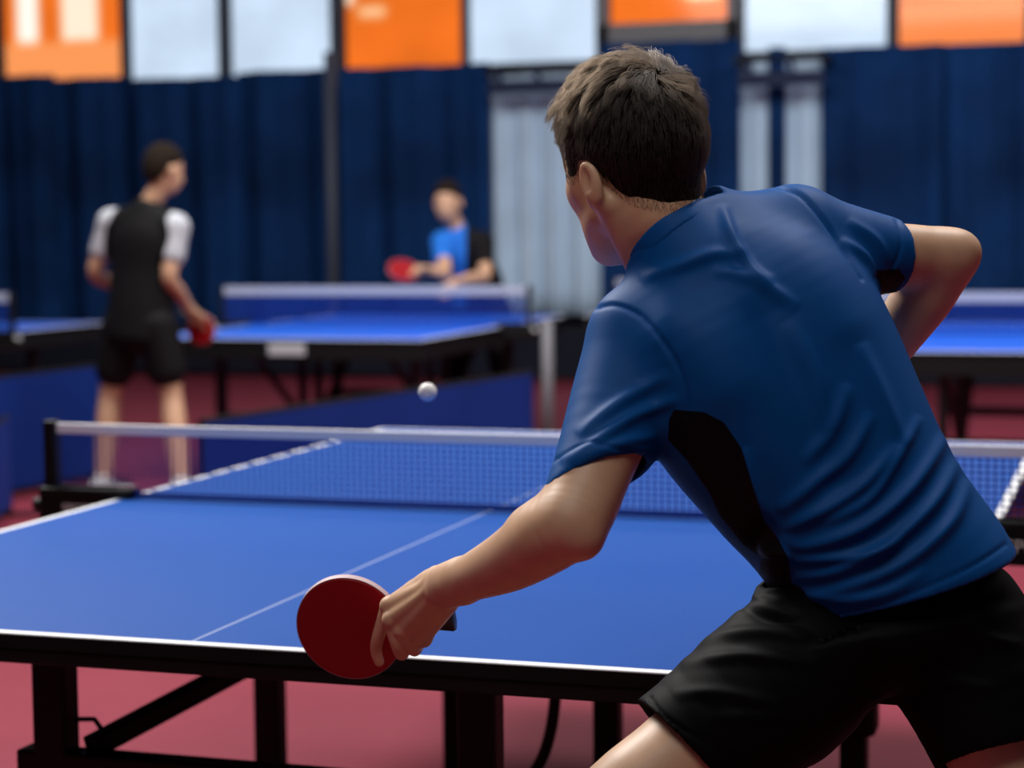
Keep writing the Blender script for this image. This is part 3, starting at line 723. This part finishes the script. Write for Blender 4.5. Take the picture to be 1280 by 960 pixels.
# ---------------------------------------------------------------- skin, cloth and hair materials
SKIN = mat('skin', (.64, .395, .245), .46, noise=(40, .06), bump=(500, .12, .0006), sss=.10)
SHOE = mat('shoe', (.03, .03, .035), .5); SOLE = mat('shoe_sole', (.5, .5, .5), .6)
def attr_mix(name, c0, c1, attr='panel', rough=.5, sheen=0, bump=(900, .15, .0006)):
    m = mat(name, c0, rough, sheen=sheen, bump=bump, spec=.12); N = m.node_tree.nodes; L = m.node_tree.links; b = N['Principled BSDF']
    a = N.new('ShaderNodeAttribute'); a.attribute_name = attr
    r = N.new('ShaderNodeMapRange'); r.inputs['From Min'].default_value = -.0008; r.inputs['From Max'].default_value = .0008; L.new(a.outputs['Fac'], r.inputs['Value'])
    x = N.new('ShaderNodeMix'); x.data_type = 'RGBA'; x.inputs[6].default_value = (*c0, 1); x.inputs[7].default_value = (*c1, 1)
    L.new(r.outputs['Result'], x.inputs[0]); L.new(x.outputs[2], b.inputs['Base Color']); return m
def poly_sd(Q, poly):                       # signed distance, positive inside
    d, _ = seg_dist(Q, list(poly)+[poly[0]]); ins = np.zeros(len(Q), bool); n = len(poly)
    for i in range(n):
        (x0, y0), (x1, y1) = poly[i], poly[(i+1) % n]
        c = ((y0 > Q[:, 1]) != (y1 > Q[:, 1])) & (Q[:, 0] < (x1-x0)*(Q[:, 1]-y0)/(y1-y0+1e-9)+x0); ins ^= c
    return np.where(ins, d, -d)
# ---------------------------------------------------------------- the big player
FOLDS = []
PM = player_meshes(1.0)
def folds(v, F, lines, grooves=()):
    n = vnormals(v, F); Q, w = to_px(v); face = np.clip(-(n*((v-CAM)/np.linalg.norm(v-CAM, axis=1)[:, None])).sum(1)*3+.3, 0, 1)
    d = np.zeros(len(v))
    for pts, wd, amp in lines:
        ds, t = seg_dist(Q, crom(pts, 5)); e = np.sin(np.clip(t, 0, 1)*math.pi)**.6
        d += amp*e*np.exp(-(ds/wd)**2)
    for pts, wd, amp in grooves:
        ds, t = seg_dist(Q, crom(pts, 5)); d += amp*np.exp(-(ds/wd)**2)
    return v+n*(d*face)[:, None]
BASE = (LAN+RAN)/2; BASE = (float(BASE[0]), float(BASE[1]), 0.0)
hero = thing('person', 'person in a blue shirt and black shorts bending towards the near table, seen from behind', 'person', BASE); hero['_w'] = 1
bv, bF = join([PM[k] for k in ('head', 'left', 'right', 'legs', 'core')])
quadmesh('body', bv, bF, SKIN, hero)
SEAML = [(742, 386), (768, 381), (800, 395), (828, 424), (848, 456), (858, 492), (858, 520)]
SEAMR = [(965, 232), (1000, 244), (1030, 278), (1055, 318), (1076, 350)]
LINES = [([(1197, 575), (1165, 630), (1110, 680), (1050, 712), (990, 722)], 9, 0.0097), ([(1185, 540), (1140, 608), (1080, 658), (1010, 682), (975, 674)], 9, 0.0090),
    ([(1120, 555), (1085, 600), (1040, 632), (980, 662)], 8, 0.0075), ([(1090, 515), (1060, 570), (1020, 604), (972, 640)], 9, 0.0067), ([(1210, 600), (1190, 650), (1140, 697), (1080, 727), (1008, 746)], 9, 0.0083),
    ([(985, 700), (1040, 697), (1085, 690), (1130, 676)], 7, 0.0075), ([(1000, 738), (1050, 750), (1110, 740), (1160, 712)], 8, 0.0060), ([(1060, 480), (1040, 540), (1005, 580)], 9, 0.0053),
    ([(1150, 520), (1120, 575), (1085, 625), (1030, 655)], 7, 0.0060), ([(902, 256), (914, 296), (930, 326), (948, 344), (968, 352)], 7, 0.0075), ([(890, 338), (930, 346), (962, 360), (998, 385)], 8, 0.0060),
    ([(985, 400), (1020, 470), (1035, 540)], 12, 0.0053), ([(800, 350), (850, 332), (890, 318), (935, 318)], 8, 0.0053), ([(1075, 430), (1105, 500), (1130, 560)], 10, 0.0053),
    ([(850, 498), (790, 522), (735, 560), (700, 578)], 7, 0.0067), ([(838, 468), (780, 500), (722, 545)], 8, 0.0060), ([(822, 545), (770, 556), (715, 580)], 6, 0.0045),
    ([(1050, 300), (1080, 320), (1095, 345)], 6, 0.0053), ([(1060, 275), (1095, 300), (1110, 330)], 6, 0.0037), ([(930, 560), (948, 620), (975, 668)], 8, 0.0060), ([(945, 690), (975, 690), (990, 700)], 7, 0.0090)]
WIDE = [([(960, 395), (1000, 495), (1040, 600)], 30, -.008), ([(845, 410), (880, 440), (905, 480)], 42, .009), ([(1000, 310), (1030, 350), (1055, 400)], 36, .006), ([(960, 660), (940, 690)], 18, -.006),
    (SEAML, 2.6, -.0035), (SEAMR, 2.6, -.0035), ([(1257, 681), (1207, 712), (1113, 752), (1020, 776)], 2.2, -.0022), ([(692, 576), (730, 556), (762, 560), (808, 570)], 2.2, -.0022),
    ([(1121, 274), (1127, 293), (1124, 318), (1112, 340)], 2.2, -.0022)]
sv, sF = PM['shirt']; sv = folds(sv, sF, LINES, WIDE); sv = relax(sv, sF, .3)
Q, _ = to_px(sv); sn = vnormals(sv, sF)
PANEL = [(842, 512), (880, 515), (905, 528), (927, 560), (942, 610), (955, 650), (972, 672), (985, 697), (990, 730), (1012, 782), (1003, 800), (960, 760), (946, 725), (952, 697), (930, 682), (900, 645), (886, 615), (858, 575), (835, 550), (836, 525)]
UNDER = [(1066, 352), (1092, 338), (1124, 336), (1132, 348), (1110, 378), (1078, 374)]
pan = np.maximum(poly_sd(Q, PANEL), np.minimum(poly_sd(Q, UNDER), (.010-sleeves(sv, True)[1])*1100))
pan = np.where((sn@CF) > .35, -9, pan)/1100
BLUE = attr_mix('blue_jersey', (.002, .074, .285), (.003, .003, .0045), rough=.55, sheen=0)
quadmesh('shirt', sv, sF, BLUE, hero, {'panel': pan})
quadmesh('collar', *PM['collar'], BLUE, hero, {'panel': np.full(len(PM['collar'][0]), -1.)})
hv, hF = PM['shorts']
SL_ = [([(868, 802), (940, 790), (1015, 797)], 8, .0055), ([(850, 830), (930, 820), (1030, 832)], 8, .005), ([(905, 775), (950, 762), (1000, 772)], 8, .006), ([(838, 868), (900, 866), (985, 884)], 8, .004),
    ([(880, 900), (940, 896), (1010, 900)], 8, .0035), ([(1200, 780), (1240, 800), (1280, 805)], 8, .004), ([(1120, 860), (1180, 850), (1250, 865)], 8, .004), ([(1090, 800), (1098, 840), (1096, 872)], 10, -.006),
    ([(935, 742), (960, 752), (985, 750)], 7, .005), ([(920, 757), (960, 775), (1000, 782)], 6, -.004)]
hv = folds(hv, hF, SL_, [([(812, 872), (830, 895), (870, 922), (915, 945)], 2.4, -.0025)])
quadmesh('shorts', hv, hF, mat('black_shorts', (.0022, .0022, .003), .62, spec=.08, bump=(900, .2, .0006)), hero)
for k, a in (('left', LAN), ('right', RAN)):
    d = nrm(CF*[1, 1, 0]+CR*[.2, .2, 0])
    def shoe(P, a=a, d=d):
        e = smin(cone(P, a-[0, 0, .025]-d*.02, a+d*.13-[0, 0, .048], .046, .036), cone(P, a+[0, 0, .02], a-[0, 0, .03], .046, .046), .02)
        return np.maximum(e, .012-P[:, 2])
    o = quadmesh('shoe', *mesh_sdf(shoe, *box([a-d*.1, a+d*.2], .12), .005, 1), SHOE, hero)
    s = MB(); n = 20; V = [a+d*(.055+.125*math.cos(t))+np.cross(d, (0, 0, 1))*.047*math.sin(t) for t in np.arange(n)*2*math.pi/n]
    s.add([(x[0], x[1], .0) for x in V]+[(x[0], x[1], .02) for x in V], [tuple(range(n))[::-1], tuple(range(n, 2*n))]+[(i, (i+1) % n, n+(i+1) % n, n+i) for i in range(n)])
    so = s.build('sole', SOLE, o)
for sx in (-1, 1):
    def eye(P, sx=sx): return ball(P, hp(sx*.031, .0755, .008), .0118)
    quadmesh('eye', *mesh_sdf(eye, *box([hp(sx*.031, .0755, .008)], .018), .002, 1), mat('eye_white', (.7, .68, .65), .2), hero)
# hair: a short cap and single strands growing out of it
HAIRC = mat('hair_under', (.006, .004, .0028), 1.0, spec=0)
cv, cF = PM['hair']; cn = vnormals(cv, cF)
hq = hair_q(cv); shr = (.0026+.0024*np.clip((hq[:, 2]-hairline(hq[:, 1], hq[:, 0]))/.08, 0, 1))[:, None]
hair = quadmesh('hair', cv-cn*shr, cF, HAIRC, hero)
def hair_material():
    m = bpy.data.materials.new('brown_hair'); m.use_nodes = True; N = m.node_tree.nodes; L = m.node_tree.links; N.clear()
    o = N.new('ShaderNodeOutputMaterial'); h = N.new('ShaderNodeBsdfHairPrincipled'); h.parametrization = 'COLOR'
    i = N.new('ShaderNodeHairInfo'); r = N.new('ShaderNodeValToRGB'); r.color_ramp.elements[0].color = (.004, .0026, .0016, 1); r.color_ramp.elements[1].color = (.0125, .0072, .0038, 1)
    L.new(i.outputs['Random'], r.inputs['Fac']); L.new(r.outputs['Color'], h.inputs['Color']); h.inputs['Roughness'].default_value = .45; h.inputs['Radial Roughness'].default_value = .45
    L.new(h.outputs[0], o.inputs['Surface']); return m
def strands(v, F, N=26000, K=8, seed=4):
    rnd = np.random.RandomState(seed)
    q = v[F]; ar = np.linalg.norm(np.cross(q[:, 2]-q[:, 0], q[:, 3]-q[:, 1]), axis=1)
    n = vnormals(v, F); L0 = hair_q(v)
    px, _ = to_px(v); vis = (n@CF) < -.05
    dd = np.linalg.norm(px-np.array([823, 91]), axis=1)+np.where(vis, 0, 1e6); WH = L0[np.argmin(dd)]
    outer = n[F].mean(1); good = skull_p(q.mean(1)) > -.004
    ar = ar*good
    fi = rnd.choice(len(F), N, p=ar/ar.sum()); u, w = rnd.rand(N, 1), rnd.rand(N, 1); c = q[fi]
    P = c[:, 0]*(1-u)*(1-w)+c[:, 1]*u*(1-w)+c[:, 2]*u*w+c[:, 3]*(1-u)*w
    x = hair_q(P)
    nc = 700; seeds = x[rnd.choice(N, nc, replace=False)]
    near = np.zeros(N, int); best = np.full(N, 1e9)
    for i in range(nc):
        e = ((x-seeds[i])**2).sum(1); m = e < best; best[m] = e[m]; near[m] = i
    cj = rnd.normal(0, .22, (nc, 3)); cl = rnd.uniform(.75, 1.25, nc); clf = rnd.uniform(.6, 1.5, nc)
    def gn(x):
        g = x-np.array([0, .0, .03]); g = g/np.array([.075, .097, .090])**2
        return g/np.linalg.norm(g, axis=1)[:, None]
    top = np.clip((x[:, 2]-.045)/.055, 0, 1); top = top*top*(3-2*top)
    back = np.clip((x[:, 1]+.02)/-.05, 0, 1)*(1-top)
    front = np.clip((x[:, 1]-.03)/.05, 0, 1)
    hgt = np.clip((x[:, 2]-hairline(x[:, 1], x[:, 0]))/.06, 0, 1)
    ln = (.0024+.010*hgt+.017*top-.004*front*hgt)*cl[near]*rnd.uniform(.75, 1.15, N)
    lift = (.16+.36*top)*clf[near]*rnd.uniform(.7, 1.3, N)+(rnd.rand(N) < .08)*top*rnd.uniform(.3, 1.1, N)
    lift *= np.clip(np.linalg.norm(x-WH, axis=1)/.03, .2, 1)
    pts = [x.copy()]; p = x.copy()
    for k in range(K-1):
        g = gn(p); f = p-WH; f /= np.maximum(np.linalg.norm(f, axis=1), .004)[:, None]
        f = f+np.array([0, 0, -1.])*(.25+1.0*(1-top))[:, None]+np.array([0, .5, 0])*(top*np.clip(p[:, 1]*10, 0, 1))[:, None]
        f = f+cj[near]+np.cross(g, f)*(.35*top)[:, None]
        f -= (f*g).sum(1)[:, None]*g; f /= np.linalg.norm(f, axis=1)[:, None]
        lf = lift*(1.15-1.1*k/(K-2))
        d = f+g*lf[:, None]; d /= np.linalg.norm(d, axis=1)[:, None]
        p = p+d*(ln/(K-1))[:, None]; pts.append(p.copy())
    pts = np.array(pts)                                                # K, N, 3
    for k in range(1, K):                                              # strands gather into tufts
        t = (k/(K-1))**1.5*.55*(.3+.7*top)
        s = np.zeros((nc, 3)); ct = np.bincount(near, minlength=nc)
        for a in range(3): s[:, a] = np.bincount(near, pts[k][:, a], nc)
        cen = s/np.maximum(ct, 1)[:, None]
        pts[k] += (cen[near]-pts[k])*t[:, None]*np.clip(ct[near]/3, 0, 1)[:, None]
    W_ = HEADC+((pts-np.array([0, -.010, 0]))*HS)@HM
    W_ = W_.transpose(1, 0, 2)
    cu = bpy.data.hair_curves.new('hair_strands'); cu.add_curves([K]*N)
    cu.attributes['position'].data.foreach_set('vector', np.ascontiguousarray(W_, np.float32).ravel())
    ra = np.tile(np.linspace(1, .25, K), (N, 1))*(.00017+.00007*top[:, None])
    a = cu.attributes.get('radius') or cu.attributes.new('radius', 'FLOAT', 'POINT'); a.data.foreach_set('value', np.ascontiguousarray(ra, np.float32).ravel())
    cu.materials.append(hair_material())
    o = bpy.data.objects.new('hair_strands', cu); return link(o, hair)
hair['_w'] = 0
hs = strands(cv, cF)
# ---------------------------------------------------------------- racket and ball
def racket(label, c, X, Yv, R=.069, Rx=.066, hl=.075, red=(.29, .003, .008), group=None):
    X = nrm(X); Yv = nrm(np.array(Yv)-(np.array(Yv)@X)*X); Z = np.cross(X, Yv)
    M = np.eye(4); M[:3, 0], M[:3, 1], M[:3, 2], M[:3, 3] = X, Yv, Z, c
    t = bpy.data.objects.new('racket', None); SC.collection.objects.link(t); t.matrix_world = Matrix(M.tolist()); tag(t, label, 'racket', group)
    def outline(r, cut):
        P = []
        for a in np.linspace(0, 2*math.pi, 72, endpoint=False):
            x, y = Rx*r*math.cos(a), R*r*math.sin(a); P.append((min(x, cut), y))
        return P
    def slab(o, z0, z1, bev=.0006):
        n = len(o); s = MB(); c_ = np.mean(o, 0); q = [tuple(c_+(np.array(p)-c_)*(1-bev*8)) for p in o]
        V = [(*p, z0) for p in q]+[(*p, z0+bev) for p in o]+[(*p, z1-bev) for p in o]+[(*p, z1) for p in q]
        Fc = [tuple(range(n))[::-1], tuple(range(3*n, 4*n))]+[(k*n+i, k*n+(i+1) % n, (k+1)*n+(i+1) % n, (k+1)*n+i) for k in range(3) for i in range(n)]
        return s.add(V, Fc)
    wood = mat('racket_wood', (.62, .36, .16), .5, noise=(60, .15))
    b = slab(outline(1, 9), -.003, .003)
    b.add([(Rx*.86, -.030, -.003), (Rx*1.25, -.011, -.003), (Rx*1.25, .011, -.003), (Rx*.86, .030, -.003), (Rx*.86, -.030, .003), (Rx*1.25, -.011, .003), (Rx*1.25, .011, .003), (Rx*.86, .030, .003)],
          [(3, 2, 1, 0), (4, 5, 6, 7), (0, 1, 5, 4), (1, 2, 6, 5), (2, 3, 7, 6), (3, 0, 4, 7)])
    b.build('blade', wood, t)
    slab(outline(.985, Rx*.90), .003, .0062).build('rubber', mat('red_rubber', red, .42, spec=.35), t)['label'] = 'red rubber face'
    slab(outline(.985, Rx*.90), -.0062, -.003).build('rubber', RUBBER, t)['label'] = 'black rubber face'
    ring = MB(); o = outline(1.008, 9); n = len(o)
    V = [(*p, z) for z in (-.0045, .0045) for p in o]+[(p[0]*.99, p[1]*.99, z) for z in (.0045, -.0045) for p in o]
    ring.add(V, [(k*n+i, k*n+(i+1) % n, ((k+1) % 4)*n+(i+1) % n, ((k+1) % 4)*n+i) for k in range(4) for i in range(n)])
    ring.build('edge_tape', mat('pale_edge_tape', (.55, .40, .42), .6), t)
    h = MB(); V = []; n = 20; st = [(Rx*1.02, .0105, .0085), (Rx*1.15, .0125, .0105), (Rx*1.5, .0125, .0108), (Rx+hl*.8, .0140, .0112), (Rx+hl, .0165, .0120), (Rx+hl+.003, .0150, .0108)]
    for x, a, b_ in st: V += [(x, a*math.cos(k*2*math.pi/n), b_*math.sin(k*2*math.pi/n)) for k in range(n)]
    Fc = [(i*n+j, i*n+(j+1) % n, (i+1)*n+(j+1) % n, (i+1)*n+j) for i in range(len(st)-1) for j in range(n)]+[tuple(range(n))[::-1], tuple((len(st)-1)*n+j for j in range(n))]
    h.add(V, Fc); h.build('handle', mat('black_grip', (.012, .013, .016), .45), t, True)
    return t
rc = at(438, 784, 2.398); hx = at(567, 773, 2.372)-rc
up = CU*.92+CF*-.0+CR*.0
N_ = nrm(-CF*.93-CU*.36-CR*.12)
Yv = np.cross(N_, nrm(hx)); 
racket('red table tennis racket in the left hand of the big player', rc, hx, Yv, hl=.062)
bc = at(534.5, 490, 3.0)
bl = MB(); m_ = 24
bl.lathe([(.0141*math.sin(a), -.0141*math.cos(a)) for a in np.linspace(0.0001, math.pi-.0001, 24)], (0, 0, 0), n=36)
bo = bl.build('ball', mat('white_ball', (.82, .80, .78), .45), None, True, loc=tuple(bc)); tag(bo, 'small white table tennis ball in the air above the net', 'ball')
# ---------------------------------------------------------------- the two players at the far table
def far_person(label, J, S, cols, base, legs_on=True):
    """J: joints as world points, S: size factor"""
    t = thing('person', label, 'person', base); t['_w'] = 1
    sk = mat('skin_far', (.55, .32, .2), .5)
    hd, fw, upv = J['head'], nrm(J['face']), nrm(J['up']); rx = nrm(np.cross(fw, upv)); upv = np.cross(rx, fw); M = np.array([rx, fw, upv])
    def head(P):
        q = (P-hd)@M.T/S
        d = ell(q, np.array([0, -.004, .03]), [.074, .094, .095]); d = smin(d, ell(q, np.array([0, .035, -.035]), [.058, .055, .075]), .03)
        Q = q.copy(); Q[:, 0] = abs(Q[:, 0])
        d = smax(d, -ball(Q, np.array([.031, .100, .0]), .016), .012)
        d = smin(d, cone(q, np.array([0, .088, .012]), np.array([0, .106, -.028]), .008, .012), .01)
        d = smin(d, ell(q, np.array([0, .086, -.062]), [.022, .009, .008]), .008)
        d = smin(d, ell(Q, np.array([.078, -.005, -.005]), [.010, .018, .030]), .006)
        return d*S
    def body(P):
        d = smin(head(P), cone(P, hd-upv*.05*S, J['neck'], .050*S, .048*S), .02)
        for s in ('L', 'R'):
            d = smin(d, chain(P, [(J['sh'+s], .050*S), ((J['sh'+s]+J['el'+s])/2, .044*S), (J['el'+s], .036*S), (J['el'+s]*.6+J['wr'+s]*.4, .036*S), (J['wr'+s], .024*S)]), .02)
            h = J['wr'+s]; dv = nrm(J['ha'+s]-h); sd = nrm(np.cross(dv, upv)+1e-6)
            d = smin(d, cone(P, h, h+dv*.07*S, .024*S, .032*S), .02)
            for i in range(4): o = sd*(i-1.5)*.019*S; d = smin(d, chain(P, [(h+dv*.075*S+o, .010*S), (h+dv*.115*S+o-upv*.006*S, .009*S), (h+dv*(.150-.008*abs(i-1.4))*S+o-upv*.028*S, .008*S)], 2), .004)
            d = smin(d, chain(P, [(h+dv*.02*S+sd*.03*S, .012*S), (h+dv*.06*S+sd*.055*S, .011*S), (h+dv*.09*S+sd*.050*S, .009*S)], 2), .008)
            a = J['an'+s]
            d = smin(d, chain(P, [(J['hip'+s], .085*S), ((J['hip'+s]+J['kn'+s])/2, .072*S), (J['kn'+s], .053*S), (J['kn'+s]*.65+a*.35, .055*S), (a, .036*S)]), .02)
        return smin(d, cone(P, J['neck'], (J['hipL']+J['hipR'])/2, .045*S, .09*S), .02)
    pts = [v for k, v in J.items() if k not in ('face', 'up')]
    quadmesh('body', *mesh_sdf(body, *box(pts, .2), .0085*S, 1), sk, t)
    pel = (J['hipL']+J['hipR'])/2; L0 = J['hipR']-J['hipL']; L1 = J['shR']-J['shL']; wsh = np.linalg.norm(L1)/2
    T = Loft([(pel-(J['neck']-pel)*.10, L0, .178*S, .125*S), (pel*.85+J['neck']*.15, L0, .172*S, .122*S), (pel*.55+J['neck']*.45, L0*.5+L1*.5, .172*S, .112*S), (pel*.25+J['neck']*.75, L1, wsh*.98, .112*S), (pel*.04+J['neck']*.96, L1, wsh*.60, .075*S), (J['neck']+upv*.02*S, L1, .062*S, .058*S)], 20)
    def slv(P, f): return [chain(P, [(J['sh'+s], .062*S), (J['sh'+s]*(1-f)+J['el'+s]*f, .060*S)]) for s in 'LR']
    def tors(P): return T(P)
    def shirt(P):
        d = T(P)
        for e in slv(P, .55): d = smin(d, e, .03)
        for s in 'LR': d = smin(d, cone(P, J['neck']-upv*.03*S, J['sh'+s]-upv*.0, .055*S, .058*S), .03)
        return smax(d, -cone(P, hd, J['neck']+upv*.0, .052*S, .050*S), .01)
    v, F = mesh_sdf(shirt, *box(pts, .22), .0085*S, 2)
    sd_ = np.minimum(*slv(v, .55))-T(v)                      # negative on the sleeves
    a = cols['panel'](v, sd_, J, pel) if 'panel' in cols else -np.ones(len(v))
    quadmesh('shirt', v, F, attr_mix('shirt_'+cols['name'], cols['shirt'], cols['second'], rough=.7), t, {'panel': a})
    def shorts(P):
        d = Loft([(pel+(J['neck']-pel)*.10, L0, .155*S, .112*S), (pel, L0, .165*S, .12*S), (pel-upv*.03, L0, .16*S, .12*S)], 6)(P)
        for s in 'LR':
            d = smin(d, cone(P, J['hip'+s], J['hip'+s]*.35+J['kn'+s]*.65, .098*S, .092*S), .03)
            if cols.get('long'): d = smin(d, chain(P, [(J['hip'+s], .095*S), (J['kn'+s], .078*S), (J['an'+s]+[0, 0, .03], .06*S)]), .02)
        return d
    quadmesh('trousers' if cols.get('long') else 'shorts', *mesh_sdf(shorts, *box([pel, J['knL'], J['knR']]+([J['anL'], J['anR']] if cols.get('long') else []), .25), .0085*S, 2), mat('black_shorts_far', (.004, .004, .005), .7, spec=.2), t)
    def hair_(P):
        q = (P-hd)@M.T/S
        d = smin(ell(q, np.array([0, -.006, .036]), [.082, .101, .102]), ell(q, np.array([0, -.035, .0]), [.072, .068, .085]), .02)
        ln = np.interp(q[:, 1], [-.1, -.05, -.02, .02, .05, .1], [-.07, -.055, .015, .03, .05, .075])
        d = smax(d, ln-q[:, 2], .008)
        return (d+.003*np.sin(q[:, 0]*260)*np.sin(q[:, 1]*240+1)*np.clip(q[:, 2]*12, 0, 1))*S
    quadmesh('hair', *mesh_sdf(hair_, *box([hd], .2*S), .006*S, 2), mat('hair_far', (.014, .009, .006), .9, spec=.1), t)
    for s in 'LR':
        a = J['an'+s]; d_ = nrm(fw*[1, 1, 0])
        def shoe(P, a=a, d_=d_):
            e = smin(cone(P, a-[0, 0, .03]-d_*.03, a+d_*.14*S-[0, 0, .05], .052*S, .042*S), cone(P, a+[0, 0, .02], a-[0, 0, .03], .048*S, .048*S), .02)
            return np.maximum(e, .004-P[:, 2])
        quadmesh('shoe', *mesh_sdf(shoe, *box([a-d_*.1, a+d_*.25], .14), .008, 1), mat('white_shoe', (.5, .5, .52), .6), t)
    return t
D = 9.45
def A(px, py, dd=0): return at(px, py, D+dd)
def gz(p, z): p = np.array(p); p[2] = z; return p
J = dict(head=A(205, 214, 0), face=cdir(.72, -.12, .69), up=cdir(.02, 1, .05), neck=A(186, 258), shL=A(139, 278, .08), shR=A(220, 284, -.08), elL=A(119, 342, .12), elR=A(212, 348, -.12),
         wrL=A(172, 372, .42), wrR=A(236, 385, .10), haL=A(190, 372, .6), haR=A(246, 400, .15), hipL=A(154, 405, .04), hipR=A(196, 405, -.04), knL=A(138, 492, .1), knR=A(214, 492, .0), anL=A(128, 590, .05), anR=A(226, 592, -.1))
for k in ('anL', 'anR'): J[k] = gz(J[k], .085)
def white_sleeves(v, sd, J, pel):
    up = v[:, 2]
    return -sd-.032
far_person('person in a black shirt with white sleeves, standing with back turned', J, 1.02,
           dict(name='black_white', shirt=(.006, .006, .007), second=(.46, .48, .53), panel=white_sleeves), tuple(gz(A(180, 600), 0)))
rcx = at(252, 412, 9.62); racket('dark red racket held by the player in white sleeves', rcx, cdir(-.75, .6, .25), cdir(-.6, -.75, .2), R=.075, Rx=.075, red=(.32, .012, .02))
D = 12.75
J = dict(head=A(560, 254, 0), face=cdir(-.28, -.18, -.94), up=cdir(-.08, 1, -.12), neck=A(572, 288, .06), shL=A(604, 303, .06), shR=A(552, 303, .06), elL=A(606, 345, -.15), elR=A(556, 340, -.3),
         wrL=A(570, 352, -.42), wrR=A(533, 338, -.40), haL=A(558, 362, -.5), haR=A(518, 338, -.48), hipL=A(620, 392, .3), hipR=A(585, 392, .3), knL=A(625, 440, .05), knR=A(575, 440, .0), anL=A(632, 500, .3), anR=A(562, 500, .3))
for k in ('anL', 'anR'): J[k] = gz(J[k], .085)
def red_black(v, sd, J, pel):
    q, _ = to_px(v); return (q[:, 0]-582)/200
far_person('person in a blue and black shirt crouching behind the far table, facing us', J, 1.12,
           dict(name='blue_black', long=True, shirt=(.02, .16, .62), second=(.006, .005, .006), panel=red_black), tuple(gz(A(600, 480, .3), 0)))
racket('light red racket held out by the crouching opponent', at(504, 338, 12.24), J['haR']-at(504, 338, 12.24), cdir(.0, .8, .6), R=.085, Rx=.10, red=(.80, .06, .07))
for o in bpy.data.objects:
    if '_w' in o: del o['_w']
